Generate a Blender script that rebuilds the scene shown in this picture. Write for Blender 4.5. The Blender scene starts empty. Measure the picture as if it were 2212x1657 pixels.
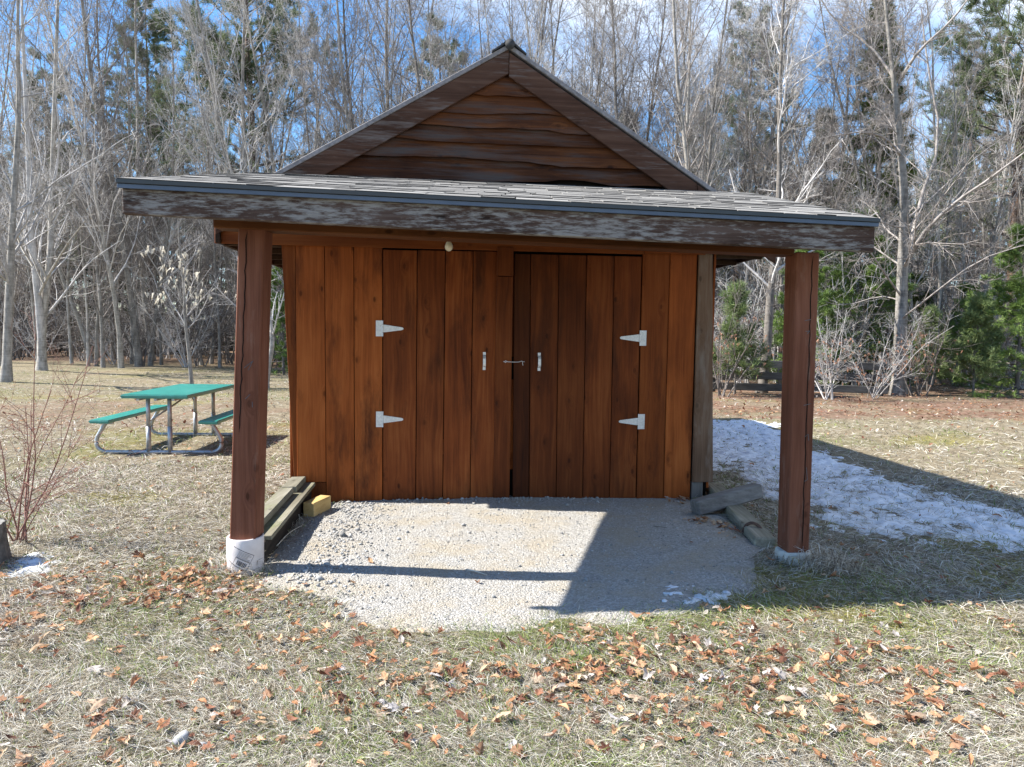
import bpy, bmesh, math, random
import numpy as np
from mathutils import Vector

# ------------------------------------------------------------------ camera, sky, sun, exposure
scene = bpy.context.scene
COL = scene.collection
FPX, CX, CY, PW = 1535.0, 1106.0, 828.5, 2212.0      # photograph measured at 2212 px width
PITCH, ROLL, CAMH, TH = math.radians(4.0), math.radians(0.86), 1.62, math.radians(5.5)
_F = np.array([0, math.cos(PITCH), -math.sin(PITCH)])
_R0 = np.array([1.0, 0, 0]); _U0 = np.array([0, math.sin(PITCH), math.cos(PITCH)])
_R = _R0*math.cos(ROLL) + _U0*math.sin(ROLL); _U = _U0*math.cos(ROLL) - _R0*math.sin(ROLL)
_C = np.array([0, 0, CAMH])

cam_data = bpy.data.cameras.new('camera')
cam = bpy.data.objects.new('camera', cam_data); COL.objects.link(cam)
cam_data.sensor_width = 36.0; cam_data.lens = 36.0*FPX/PW
cam_data.clip_end = 3000; cam_data.clip_start = 0.05
from mathutils import Matrix
_m = Matrix(((_R[0], _U[0], -_F[0], 0), (_R[1], _U[1], -_F[1], 0), (_R[2], _U[2], -_F[2], CAMH), (0, 0, 0, 1)))
cam.matrix_world = _m
scene.camera = cam

SUN_EL = math.radians(43.5)
SHADOW_AZ = TH + math.radians(-8.0)                 # direction in which shadows run (world, from +X)
world = bpy.data.worlds.new('World'); scene.world = world; world.use_nodes = True
wn = world.node_tree; wn.nodes.clear()
w_out = wn.nodes.new('ShaderNodeOutputWorld'); w_bg = wn.nodes.new('ShaderNodeBackground')
w_sky = wn.nodes.new('ShaderNodeTexSky'); w_sky.sky_type = 'NISHITA'; w_sky.sun_disc = False
w_sky.sun_elevation = SUN_EL
_sd = Vector((-math.cos(SHADOW_AZ), -math.sin(SHADOW_AZ), 0))       # towards the sun
w_sky.sun_rotation = math.atan2(_sd.x, _sd.y)
w_sky.air_density = 1.0; w_sky.dust_density = 0.15; w_sky.ozone_density = 3.5
w_bg.inputs['Strength'].default_value = 0.105
w_tc = wn.nodes.new('ShaderNodeTexCoord'); w_map = wn.nodes.new('ShaderNodeMapping')
w_map.inputs['Scale'].default_value = (1.3, 1.3, 3.2); w_map.inputs['Location'].default_value = (5.1, 1.7, 0.9)
w_n = wn.nodes.new('ShaderNodeTexNoise'); w_n.inputs['Scale'].default_value = 1.0
w_n.inputs['Detail'].default_value = 7.0; w_n.inputs['Roughness'].default_value = 0.58
w_r = wn.nodes.new('ShaderNodeValToRGB')
w_r.color_ramp.elements[0].position = 0.50; w_r.color_ramp.elements[1].position = 0.70
w_mix = wn.nodes.new('ShaderNodeMixRGB'); w_mix.inputs['Color2'].default_value = (4.6, 5.1, 5.9, 1)
wn.links.new(w_tc.outputs['Generated'], w_map.inputs['Vector']); wn.links.new(w_map.outputs['Vector'], w_n.inputs['Vector'])
w_sep = wn.nodes.new('ShaderNodeSeparateXYZ'); w_ma = wn.nodes.new('ShaderNodeMath'); w_ma.operation = 'MULTIPLY_ADD'
wn.links.new(w_tc.outputs['Generated'], w_sep.inputs[0]); wn.links.new(w_sep.outputs['X'], w_ma.inputs[0]); w_ma.inputs[1].default_value = 0.22
wn.links.new(w_n.outputs['Fac'], w_ma.inputs[2]); wn.links.new(w_ma.outputs[0], w_r.inputs['Fac']); wn.links.new(w_r.outputs['Color'], w_mix.inputs['Fac'])
w_hs = wn.nodes.new('ShaderNodeHueSaturation'); w_hs.inputs['Saturation'].default_value = 1.22; w_hs.inputs['Value'].default_value = 0.95
wn.links.new(w_sky.outputs['Color'], w_hs.inputs['Color']); wn.links.new(w_hs.outputs['Color'], w_mix.inputs['Color1']); wn.links.new(w_mix.outputs['Color'], w_bg.inputs['Color'])
wn.links.new(w_bg.outputs['Background'], w_out.inputs['Surface'])

sun_d = bpy.data.lights.new('sun', 'SUN'); sun_d.energy = 4.8; sun_d.angle = math.radians(0.55)
sun_d.color = (1.0, 0.955, 0.88)
sun = bpy.data.objects.new('sun', sun_d); COL.objects.link(sun)
_ld = Vector((math.cos(SHADOW_AZ)*math.cos(SUN_EL), math.sin(SHADOW_AZ)*math.cos(SUN_EL), -math.sin(SUN_EL)))
sun.rotation_euler = _ld.to_track_quat('-Z', 'Y').to_euler(); sun.location = (-20, 0, 25)

scene.view_settings.view_transform = 'Standard'; scene.view_settings.look = 'None'
scene.view_settings.exposure = 1.50; scene.view_settings.gamma = 1.0
scene.view_settings.use_curve_mapping = False
scene.render.engine = 'CYCLES'
scene.cycles.max_bounces = 6; scene.cycles.diffuse_bounces = 4; scene.cycles.transparent_max_bounces = 4
scene.cycles.sample_clamp_indirect = 8.0

# ------------------------------------------------------------------ photograph -> place
def ray(px, py): return _F*FPX + _R*(px-CX) - _U*(py-CY)
def G(px, py, z=0.0):
    d = ray(px, py); return _C + d*((z-CAMH)/d[2])
def atY(px, py, Y):
    d = ray(px, py); return _C + d*(Y/d[1])
O = G(1103, 1081)                                     # foot of the doors: origin of the shed
EX = np.array([math.cos(TH), math.sin(TH), 0]); EY = np.array([-math.sin(TH), math.cos(TH), 0])
def tow(l): l = np.asarray(l, float); return O + EX*l[0] + EY*l[1] + np.array([0, 0, l[2]])
def loc(P): q = P-O; return np.array([q@EX, q@EY, P[2]])
def W(px, py, yl=0.0):                                # pixel on the vertical plane y = yl of the shed
    d = ray(px, py); t = ((O-_C)@EY + yl)/(d@EY); return loc(_C+d*t)
def gl(px, py, z=0.0): return loc(G(px, py, z))

# ------------------------------------------------------------------ helpers
def put(o, parent=None):
    COL.objects.link(o)
    if parent is not None: o.parent = parent
    return o
def tag(o, label=None, cat=None, group=None, kind=None):
    if label: o['label'] = label
    if cat: o['category'] = cat
    if group: o['group'] = group
    if kind: o['kind'] = kind
    return o
def empty(name, pos=(0, 0, 0), rz=0.0):
    o = bpy.data.objects.new(name, None); o.empty_display_size = 0.2
    o.location = pos; o.rotation_euler = (0, 0, rz); return put(o)
def mk(name, verts, faces, mat, parent=None, smooth=False):
    me = bpy.data.meshes.new(name)
    me.from_pydata([tuple(map(float, v)) for v in verts], [], [tuple(f) for f in faces]); me.update()
    if mat: me.materials.append(mat)
    if smooth: me.polygons.foreach_set('use_smooth', [True]*len(me.polygons))
    return put(bpy.data.objects.new(name, me), parent)
def bm_obj(name, bm, mat, parent=None, smooth=False):
    me = bpy.data.meshes.new(name); bmesh.ops.recalc_face_normals(bm, faces=bm.faces); bm.to_mesh(me); bm.free()
    if mat: me.materials.append(mat)
    if smooth: me.polygons.foreach_set('use_smooth', [True]*len(me.polygons))
    return put(bpy.data.objects.new(name, me), parent)
def hexa(name, c, mat, parent=None, bev=0.004):
    """box from eight corners: c[0..3] one end loop, c[4..7] the other end loop"""
    bm = bmesh.new(); v = [bm.verts.new(tuple(map(float, p))) for p in c]
    for f in ((0, 1, 2, 3), (7, 6, 5, 4), (0, 4, 5, 1), (1, 5, 6, 2), (2, 6, 7, 3), (3, 7, 4, 0)): bm.faces.new([v[i] for i in f])
    if bev: bmesh.ops.bevel(bm, geom=bm.edges[:], offset=bev, segments=1, affect='EDGES', clamp_overlap=True)
    return bm_obj(name, bm, mat, parent)
def slab(name, xz, y0, y1, mat, parent=None, bev=0.004, dy=(0, 0, 0, 0)):
    """polygon given in (x,z), front at y0, back at y1"""
    n = len(xz); bm = bmesh.new()
    a = [bm.verts.new((p[0], y0+(dy[i] if i < len(dy) else 0), p[1])) for i, p in enumerate(xz)]
    b = [bm.verts.new((p[0], y1, p[1])) for p in xz]
    bm.faces.new(a); bm.faces.new(b[::-1])
    for i in range(n): bm.faces.new((a[i], b[i], b[(i+1) % n], a[(i+1) % n]))
    if bev:
        ed = [e for e in bm.edges if not (e.verts[0] in b and e.verts[1] in b)]
        bmesh.ops.bevel(bm, geom=ed, offset=bev, segments=1, affect='EDGES', clamp_overlap=True)
    return bm_obj(name, bm, mat, parent)
def box(name, lo, hi, mat, parent=None, bev=0.004):
    (x0, y0, z0), (x1, y1, z1) = lo, hi
    return hexa(name, [(x0, y0, z0), (x1, y0, z0), (x1, y1, z0), (x0, y1, z0), (x0, y0, z1), (x1, y0, z1), (x1, y1, z1), (x0, y1, z1)], mat, parent, bev)
def beam(name, a, b, w, h, mat, parent=None, bev=0.006, up=(0, 0, 1), roll=0.0):
    a = np.array(a, float); b = np.array(b, float); d = (b-a)/np.linalg.norm(b-a)
    s = np.cross(d, np.array(up, float)); s /= np.linalg.norm(s); u = np.cross(s, d)
    s, u = s*math.cos(roll)+u*math.sin(roll), u*math.cos(roll)-s*math.sin(roll)
    q = [(-w/2, -h/2), (w/2, -h/2), (w/2, h/2), (-w/2, h/2)]
    return hexa(name, [a+s*i+u*j for i, j in q]+[b+s*i+u*j for i, j in q], mat, parent, bev)
def np_mesh(name, V, Fc, mat, col=None, smooth=False):
    """V (n,3), Fc (m,k) all faces with k corners; col (n,3) point colours"""
    me = bpy.data.meshes.new(name); V = np.ascontiguousarray(V, np.float32); Fc = np.ascontiguousarray(Fc, np.int32)
    m, k = Fc.shape
    me.vertices.add(len(V)); me.vertices.foreach_set('co', V.ravel())
    me.loops.add(m*k); me.loops.foreach_set('vertex_index', Fc.ravel())
    me.polygons.add(m); me.polygons.foreach_set('loop_start', np.arange(0, m*k, k, dtype=np.int32))
    if smooth: me.polygons.foreach_set('use_smooth', np.ones(m, bool))
    me.update(calc_edges=True)
    if col is not None:
        at = me.attributes.new('col', 'FLOAT_COLOR', 'POINT')
        c4 = np.ones((len(V), 4), np.float32); c4[:, :3] = col; at.data.foreach_set('color', c4.ravel())
    if mat: me.materials.append(mat)
    return me
def norm(a): return a/np.maximum(np.linalg.norm(a, axis=-1, keepdims=True), 1e-9)
def _hash(i, j, s):
    h = (i*374761393 + j*668265263 + s*1442695041) & 0xFFFFFFFF
    h = ((h ^ (h >> 13))*1274126177) & 0xFFFFFFFF
    return ((h ^ (h >> 16)) & 0xFFFF)/65535.0
def vnoise(x, y, s=0):
    x = np.asarray(x, float); y = np.asarray(y, float)
    i = np.floor(x).astype(np.int64); j = np.floor(y).astype(np.int64); u = x-i; v = y-j
    u = u*u*(3-2*u); v = v*v*(3-2*v)
    return (_hash(i, j, s)*(1-u)+_hash(i+1, j, s)*u)*(1-v) + (_hash(i, j+1, s)*(1-u)+_hash(i+1, j+1, s)*u)*v
def fbm(x, y, s=0, o=4):
    t = 0; a = 0.5; w = 0
    for k in range(o): t = t+a*vnoise(x*2**k, y*2**k, s+k*17); w += a; a *= .5
    return t/w
def inside(poly, x, y):
    poly = np.asarray(poly); r = np.zeros(np.shape(x), bool); n = len(poly)
    for i in range(n):
        x0, y0 = poly[i]; x1, y1 = poly[(i+1) % n]
        c = ((y0 > y) != (y1 > y)) & (x < (x1-x0)*(y-y0)/((y1-y0)+1e-12)+x0); r ^= c
    return r
def sdist(poly, x, y):
    """signed distance, positive inside"""
    poly = np.asarray(poly); n = len(poly); d = np.full(np.shape(x), 1e9)
    for i in range(n):
        a = poly[i]; b = poly[(i+1) % n]; e = b-a
        t = np.clip(((x-a[0])*e[0]+(y-a[1])*e[1])/(e@e+1e-12), 0, 1)
        d = np.minimum(d, np.hypot(x-a[0]-t*e[0], y-a[1]-t*e[1]))
    return np.where(inside(poly, x, y), d, -d)
def sstep(a, b, x):
    t = np.clip((x-a)/(b-a), 0, 1); return t*t*(3-2*t)
def hz(x, y):
    """height of the ground"""
    r = np.hypot(np.asarray(x, float), np.asarray(y, float)-5)
    far = sstep(8, 30, r)
    return (fbm(np.asarray(x)*.55, np.asarray(y)*.55, 5, 3)-.5)*.05*(1-far) + (fbm(np.asarray(x)*.11, np.asarray(y)*.11, 9, 3)-.5)*.55*far

# ------------------------------------------------------------------ materials
class N:
    def __init__(s, name):
        s.m = bpy.data.materials.new(name); s.m.use_nodes = True; s.t = s.m.node_tree; s.t.nodes.clear()
        s.out = s.t.nodes.new('ShaderNodeOutputMaterial'); s.b = s.t.nodes.new('ShaderNodeBsdfPrincipled')
        s.t.links.new(s.b.outputs[0], s.out.inputs['Surface'])
    def n(s, typ, ins=None, **kw):
        x = s.t.nodes.new(typ)
        for k, v in kw.items(): setattr(x, k, v)
        for k, v in (ins or {}).items(): s.set(x.inputs[k], v)
        return x
    def set(s, sock, v):
        if hasattr(v, 'is_linked') or isinstance(v, bpy.types.NodeSocket): s.t.links.new(v, sock)
        else: sock.default_value = v
    def math(s, op, a, b=0.0, clamp=False):
        x = s.n('ShaderNodeMath', {0: a, 1: b}, operation=op); x.use_clamp = clamp; return x.outputs[0]
    def mix(s, f, a, b, typ='MIX'):
        x = s.n('ShaderNodeMixRGB', {'Fac': f, 'Color1': a, 'Color2': b}, blend_type=typ); return x.outputs[0]
    def ramp(s, f, stops):
        x = s.n('ShaderNodeValToRGB', {'Fac': f}); e = x.color_ramp.elements
        while len(e) < len(stops): e.new(0.5)
        for i, (p, c) in enumerate(stops):
            e[i].position = p; e[i].color = (c, c, c, 1) if isinstance(c, (int, float)) else (*c[:3], 1)
        return x.outputs['Color']
    def noise(s, vec, scale, detail=4, rough=.55, dist=0.0):
        return s.n('ShaderNodeTexNoise', {'Vector': vec, 'Scale': scale, 'Detail': detail, 'Roughness': rough, 'Distortion': dist}).outputs['Fac']
    def coords(s, scale=(1, 1, 1), rand=True):
        tc = s.n('ShaderNodeTexCoord').outputs['Object']
        if rand:
            oi = s.n('ShaderNodeObjectInfo').outputs['Random']
            v = s.n('ShaderNodeCombineXYZ', {'X': s.math('MULTIPLY', oi, 53.0), 'Y': s.math('MULTIPLY', oi, 31.0), 'Z': s.math('MULTIPLY', oi, 71.0)}).outputs[0]
            tc = s.n('ShaderNodeVectorMath', {0: tc, 1: v}, operation='ADD').outputs[0]
        return s.n('ShaderNodeMapping', {'Vector': tc, 'Scale': scale}).outputs[0]
    def bump(s, h, strength=.4, dist=.01):
        b = s.n('ShaderNodeBump', {'Height': h, 'Strength': strength, 'Distance': dist})
        s.t.links.new(b.outputs[0], s.b.inputs['Normal'])
    def fin(s, col, rough=.8, spec=.3, metal=0.0):
        s.set(s.b.inputs['Base Color'], col); s.set(s.b.inputs['Roughness'], rough)
        s.b.inputs['Specular IOR Level'].default_value = spec; s.b.inputs['Metallic'].default_value = metal
        return s.m
def C4(c): return (*c, 1)

def wood(name, dark, mid, light, axis=2, weather=None, wfac=(.5, .7), knots=True, var=.35, rough=.7, wscale=1.2, bump=.35, spec=.12, wst=(6.0, 1.3), wlow=.15):
    m = N(name)
    def st(a, b): v = [a, a, a]; v[axis] = b; return tuple(v)
    c0 = m.coords((1, 1, 1))
    warp = m.noise(m.n('ShaderNodeMapping', {'Vector': c0, 'Scale': st(3.0, .8)}).outputs[0], 1.0, 2)
    # knots: rounded cells, a few of which are switched on
    cs = m.n('ShaderNodeSeparateXYZ', {0: m.n('ShaderNodeVectorMath', {0: c0, 1: m.n('ShaderNodeCombineXYZ', {'X': m.math('MULTIPLY', warp, .05), 'Y': m.math('MULTIPLY', warp, .05), 'Z': m.math('MULTIPLY', warp, .05)}).outputs[0]}, operation='ADD').outputs[0]})
    ci, cj = {2: (0, 2), 0: (2, 0), 1: (0, 1)}[axis]
    kv = m.n('ShaderNodeCombineXYZ', {'X': m.math('MULTIPLY', cs.outputs[ci], 5.2), 'Y': m.math('MULTIPLY', cs.outputs[cj], 2.6), 'Z': 0.0}).outputs[0]
    vo = m.n('ShaderNodeTexVoronoi', {'Vector': kv, 'Scale': 1.0, 'Randomness': 1.0}, voronoi_dimensions='2D')
    on = m.math('GREATER_THAN', m.n('ShaderNodeSeparateColor', {0: vo.outputs['Color']}).outputs[0], .58)
    kd = vo.outputs['Distance']
    halo = m.math('MULTIPLY', m.ramp(kd, [(0.0, 1.0), (.26, 0.0)]), on)
    core = m.math('MULTIPLY', m.ramp(kd, [(0.045, 1.0), (.085, 0.0)]), on)
    gv = m.n('ShaderNodeMapping', {'Vector': c0, 'Scale': st(30.0, .8)}).outputs[0]
    gv = m.n('ShaderNodeVectorMath', {0: gv, 1: m.n('ShaderNodeCombineXYZ', {'X': m.math('MULTIPLY', m.math('ADD', warp, m.math('MULTIPLY', halo, .45)), 5.0), 'Y': 0.0, 'Z': 0.0}).outputs[0]}, operation='ADD').outputs[0]
    g1 = m.noise(gv, 1.0, 5, .6)
    g2 = m.noise(m.n('ShaderNodeMapping', {'Vector': c0, 'Scale': st(140, 3.0)}).outputs[0], 1.0, 3, .6)
    blot = m.noise(m.n('ShaderNodeMapping', {'Vector': c0, 'Scale': st(3.0, 1.1)}).outputs[0], 1.0, 4, .55)
    g = m.math('ADD', m.math('MULTIPLY', g1, .40), m.math('ADD', m.math('MULTIPLY', g2, .16), m.math('MULTIPLY', blot, .46)))
    col = m.ramp(g, [(.36, dark), (.52, mid), (.70, light)])
    oi = m.n('ShaderNodeObjectInfo').outputs['Random']
    vv = m.math('ADD', 1.0-var/2, m.math('MULTIPLY', oi, var))
    col = m.mix(1.0, col, m.n('ShaderNodeCombineXYZ', {'X': vv, 'Y': vv, 'Z': vv}).outputs[0], 'MULTIPLY')
    if knots:
        col = m.mix(m.math('MULTIPLY', halo, .34), col, C4(dark)); col = m.mix(m.math('MULTIPLY', core, m.math('ADD', .25, m.math('MULTIPLY', m.n('ShaderNodeSeparateColor', {0: vo.outputs['Color']}).outputs[1], .5))), col, C4(tuple(c*.45 for c in dark)))
    if weather:
        wn_ = m.noise(m.n('ShaderNodeMapping', {'Vector': c0, 'Scale': st(wst[0]*wscale, wst[1]*wscale)}).outputs[0], 1.0, 7, .68)
        wn_ = m.math('ADD', wn_, m.math('MULTIPLY', m.math('SUBTRACT', m.noise(m.n('ShaderNodeMapping', {'Vector': c0, 'Scale': st(3.0, 1.2)}).outputs[0], 1.0, 2), .5), wlow))
        wf = m.ramp(wn_, [(wfac[0], 0.0), (wfac[1], 1.0)])
        wf = m.math('MULTIPLY', wf, m.math('ADD', .55, m.math('MULTIPLY', g2, .7)), True)
        col = m.mix(wf, col, C4(weather))
    h = m.math('ADD', m.math('MULTIPLY', g1, .7), m.math('MULTIPLY', g2, .5)); h = m.math('SUBTRACT', h, m.math('MULTIPLY', core, .3))
    m.bump(h, bump, .006)
    return m.fin(col, rough, spec)

M = {}
M['stain'] = wood('red_brown_stained_wood', (.110, .0260, .0056), (.215, .056, .0125), (.32, .098, .025), 2, var=.75, rough=.66, weather=(.040, .012, .0055), wfac=(.54, .74), wscale=.7, wlow=.3, bump=.6)
M['door'] = wood('dark_red_stained_wood', (.055, .0130, .0037), (.130, .033, .0080), (.220, .068, .0185), 2, var=1.15, rough=.62, weather=(.026, .0085, .004), wfac=(.52, .72), wscale=.6, wlow=.3, bump=.6)
M['stain_x'] = wood('stained_header_wood', (.10, .024, .006), (.18, .048, .012), (.25, .08, .022), 0, var=.3)
M['beam_x'] = wood('dark_brown_beam_wood', (.045, .016, .006), (.10, .036, .013), (.16, .064, .024), 0, var=.3)
M['rake'] = wood('weathered_brown_rake_wood', (.032, .015, .009), (.072, .035, .022), (.135, .077, .053), 0, weather=(.155, .128, .115), wfac=(.54, .76), var=.3, wst=(30, 2.4), wlow=.4, bump=.6)
M['gable'] = wood('gable_siding_wood', (.022, .008, .004), (.080, .027, .0095), (.180, .064, .020), 0, weather=(.068, .057, .052), wfac=(.48, .72), var=.7, wst=(12, 1.0), wlow=.5, bump=.8)
M['post'] = wood('brown_post_wood', (.080, .028, .015), (.155, .060, .036), (.22, .098, .064), 2, weather=(.25, .19, .155), wfac=(.58, .82), var=.15)
M['fascia'] = wood('peeling_fascia_wood', (.024, .015, .012), (.070, .045, .036), (.135, .100, .088), 0, weather=(.25, .240, .232), wfac=(.48, .64), var=.05, rough=.85, wst=(52, 9.0), wlow=.5, bump=.9)
M['grey'] = wood('weathered_grey_wood', (.09, .08, .07), (.17, .155, .14), (.27, .25, .23), 2, var=.2, rough=.85, bump=.6)
M['grey_x'] = wood('weathered_grey_timber', (.10, .09, .085), (.18, .17, .16), (.28, .265, .255), 0, var=.2, rough=.85, bump=.6)
M['grey_y'] = wood('weathered_mossy_board', (.10, .088, .062), (.20, .185, .14), (.32, .30, .245), 1, weather=(.12, .14, .045), wfac=(.54, .76), var=.2, rough=.88, bump=.6)
M['greybrown'] = wood('greyed_corner_board', (.085, .046, .027), (.150, .092, .060), (.23, .165, .12), 2, weather=(.24, .205, .175), wfac=(.5, .75), var=.1, rough=.75)
M['dark_y'] = wood('blackened_timber', (.012, .010, .009), (.03, .025, .021), (.06, .05, .04), 1, knots=False, var=.2, rough=.9)
M['new'] = wood('fresh_yellow_lumber', (.34, .21, .075), (.48, .33, .14), (.58, .43, .21), 1, var=.1, rough=.7)
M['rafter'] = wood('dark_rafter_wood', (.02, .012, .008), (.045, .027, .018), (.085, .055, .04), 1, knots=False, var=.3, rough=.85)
M['fence'] = wood('dark_weathered_rail', (.05, .048, .045), (.10, .095, .087), (.17, .165, .155), 0, knots=False, var=.3, rough=.9)

def simple(name, a, b, scale=30, rough=.6, metal=0.0, spec=.4, bump=.15, bscale=None, detail=4):
    m = N(name); c = m.coords()
    n1 = m.noise(c, scale, detail); n2 = m.noise(c, scale*.17, 3)
    f = m.math('ADD', m.math('MULTIPLY', n1, .6), m.math('MULTIPLY', n2, .4))
    col = m.ramp(f, [(.35, a), (.65, b)])
    if bump: m.bump(m.noise(c, bscale or scale*2, 4), bump, .004)
    return m.fin(col, rough, spec, metal)
M['galv'] = simple('galvanised_steel', (.52, .53, .55), (.70, .71, .73), 60, .42, .55, .5, .05)
M['tube'] = simple('grey_steel_tube', (.30, .31, .33), (.48, .49, .51), 25, .45, .5, .5, .05)
M['drip'] = simple('black_drip_edge_metal', (.006, .007, .009), (.013, .015, .019), 12, .30, .0, .6, .04)
M['drip_face'] = simple('blue_grey_drip_edge_face', (.050, .072, .115), (.072, .098, .150), 12, .35, .2, .5, .04)
M['black'] = simple('unlit_black', (.006, .005, .005), (.012, .010, .009), 8, .9, .0, .1, 0)
M['ridge'] = simple('dark_ridge_cap', (.028, .028, .030), (.060, .060, .062), 40, .8)
M['roof'] = simple('brown_grey_roofing', (.13, .12, .12), (.27, .25, .25), 45, .8, bump=.3)
M['bulb'] = simple('ivory_bulb_glass', (.72, .65, .48), (.82, .76, .60), 8, .25, 0, .5, 0)
M['concrete'] = simple('pale_concrete', (.38, .37, .33), (.60, .58, .53), 22, .9, bump=.4)
M['card'] = simple('white_tube_form', (.52, .47, .45), (.68, .63, .61), 9, .7, bump=.12)
M['ink'] = simple('printed_ink', (.05, .05, .06), (.12, .12, .13), 30, .7, bump=0)
M['green'] = simple('green_plastic_coating', (.012, .19, .155), (.035, .29, .245), 14, .28, 0, .8, .05)
M['rust'] = simple('rusty_iron', (.06, .035, .028), (.15, .085, .06), 40, .75, .3)
M['blue'] = simple('blue_paint_chip', (.03, .12, .22), (.08, .20, .32), 30, .5)
M['stone'] = simple('grey_stone', (.24, .24, .25), (.45, .45, .46), 18, .9, bump=.5)
M['stump'] = simple('grey_stump_bark', (.055, .052, .047), (.16, .15, .138), 16, .95, bump=.9)
M['stumptop'] = simple('grey_stump_top', (.13, .122, .108), (.25, .24, .215), 20, .9, bump=.4)
M['pale_twig'] = simple('pale_twig', (.42, .37, .30), (.58, .53, .46), 20, .8)

def bark(name, a, b, bands=True):
    m = N(name); c = m.coords((1, 1, 1))
    n1 = m.noise(m.n('ShaderNodeMapping', {'Vector': c, 'Scale': (9, 9, 3)}).outputs[0], 1.0, 6, .65)
    n2 = m.noise(m.n('ShaderNodeMapping', {'Vector': c, 'Scale': (3, 3, 22)}).outputs[0], 1.0, 3, .6)
    oi = m.n('ShaderNodeObjectInfo').outputs['Random']
    f = m.math('ADD', m.math('MULTIPLY', n1, .7), m.math('MULTIPLY', n2, .3))
    col = m.ramp(f, [(.36, a), (.62, b)])
    v = m.math('ADD', .78, m.math('MULTIPLY', oi, .42))
    col = m.mix(1.0, col, m.n('ShaderNodeCombineXYZ', {'X': v, 'Y': v, 'Z': v}).outputs[0], 'MULTIPLY')
    m.bump(n1, .6, .02)
    return m.fin(col, .9, .15)
M['bark'] = bark('pale_grey_bark', (.15, .138, .122), (.43, .40, .36))
M['bark_dark'] = bark('dark_grey_bark', (.075, .066, .058), (.21, .19, .17))
M['twig'] = bark('pale_grey_twigs', (.30, .285, .275), (.58, .555, .535))
M['twig_mid'] = bark('grey_brown_and_shaded_twigs', (.13, .115, .105), (.33, .30, .28))  # duller twig tone; shade among the back trees is put into it
M['bark_mid'] = bark('mottled_grey_bark', (.10, .092, .082), (.34, .315, .285))
M['twig_dark'] = bark('brown_grey_twigs', (.10, .085, .075), (.26, .23, .21))
M['red_twig'] = bark('red_brown_stems', (.14, .065, .050), (.30, .165, .135))
M['pine_bark'] = bark('red_brown_pine_bark', (.07, .048, .038), (.20, .135, .10))

def leafmat(name, trans=.3, rough=.75, gain=1.0):
    m = N(name); at = m.n('ShaderNodeAttribute', attribute_name='col').outputs['Color']
    c = m.coords(); n1 = m.noise(c, 60, 3)
    col = m.mix(1.0, at, m.ramp(n1, [(.3, .75*gain), (.7, 1.2*gain)]), 'MULTIPLY')
    m.fin(col, rough, .2)
    tr = m.n('ShaderNodeBsdfTranslucent', {'Color': col}); mx = m.n('ShaderNodeMixShader', {0: trans})
    m.t.links.new(m.b.outputs[0], mx.inputs[1]); m.t.links.new(tr.outputs[0], mx.inputs[2])
    m.t.links.new(mx.outputs[0], m.out.inputs['Surface']); return m.m
M['needle'] = leafmat('evergreen_needles', .25, .6)
M['blade'] = leafmat('grass_blades', .25, .7)
M['litter'] = leafmat('dry_leaves', .22, .75)
M['leaf_pale'] = leafmat('pale_hanging_leaves', .35, .7)

def dryleaf(name, a, b):
    m = N(name); c = m.coords(); n1 = m.noise(c, 35, 5); n2 = m.noise(c, 140, 3)
    oi = m.n('ShaderNodeObjectInfo').outputs['Random']
    col = m.ramp(m.math('ADD', m.math('MULTIPLY', n1, .6), m.math('ADD', m.math('MULTIPLY', n2, .15), m.math('MULTIPLY', oi, .25))), [(.3, a), (.68, b)])
    m.bump(n2, .4, .003); m.fin(col, .7, .25)
    tr = m.n('ShaderNodeBsdfTranslucent', {'Color': col}); mx = m.n('ShaderNodeMixShader', {0: .2})
    m.t.links.new(m.b.outputs[0], mx.inputs[1]); m.t.links.new(tr.outputs[0], mx.inputs[2])
    m.t.links.new(mx.outputs[0], m.out.inputs['Surface']); return m.m
M['leaf_o'] = dryleaf('orange_brown_leaf', (.19, .095, .052), (.40, .235, .140))
M['leaf_t'] = dryleaf('tan_leaf', (.34, .225, .145), (.56, .43, .31))
M['leaf_g'] = dryleaf('grey_leaf', (.30, .27, .26), (.55, .52, .51))
M['leaf_d'] = dryleaf('dark_red_brown_leaf', (.11, .046, .028), (.27, .125, .075))

def shinglemat():
    m = N('grey_asphalt_shingle'); c = m.coords()
    n1 = m.noise(c, 260, 3, .7); n2 = m.noise(c, 9, 3)
    oi = m.n('ShaderNodeObjectInfo').outputs['Random']
    f = m.math('ADD', m.math('MULTIPLY', n1, .45), m.math('ADD', m.math('MULTIPLY', n2, .25), m.math('MULTIPLY', oi, .35)))
    col = m.ramp(f, [(.25, (.075, .071, .066)), (.5, (.17, .163, .152)), (.8, (.30, .288, .268))])
    m.bump(n1, .5, .003); return m.fin(col, .95, .15)
M['shingle'] = shinglemat()
M['asphalt'] = simple('shaded_asphalt_edge', (.018, .017, .016), (.045, .042, .040), 80, .9)  # dark cut asphalt, with the shade of the course fronts in its colour

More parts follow.
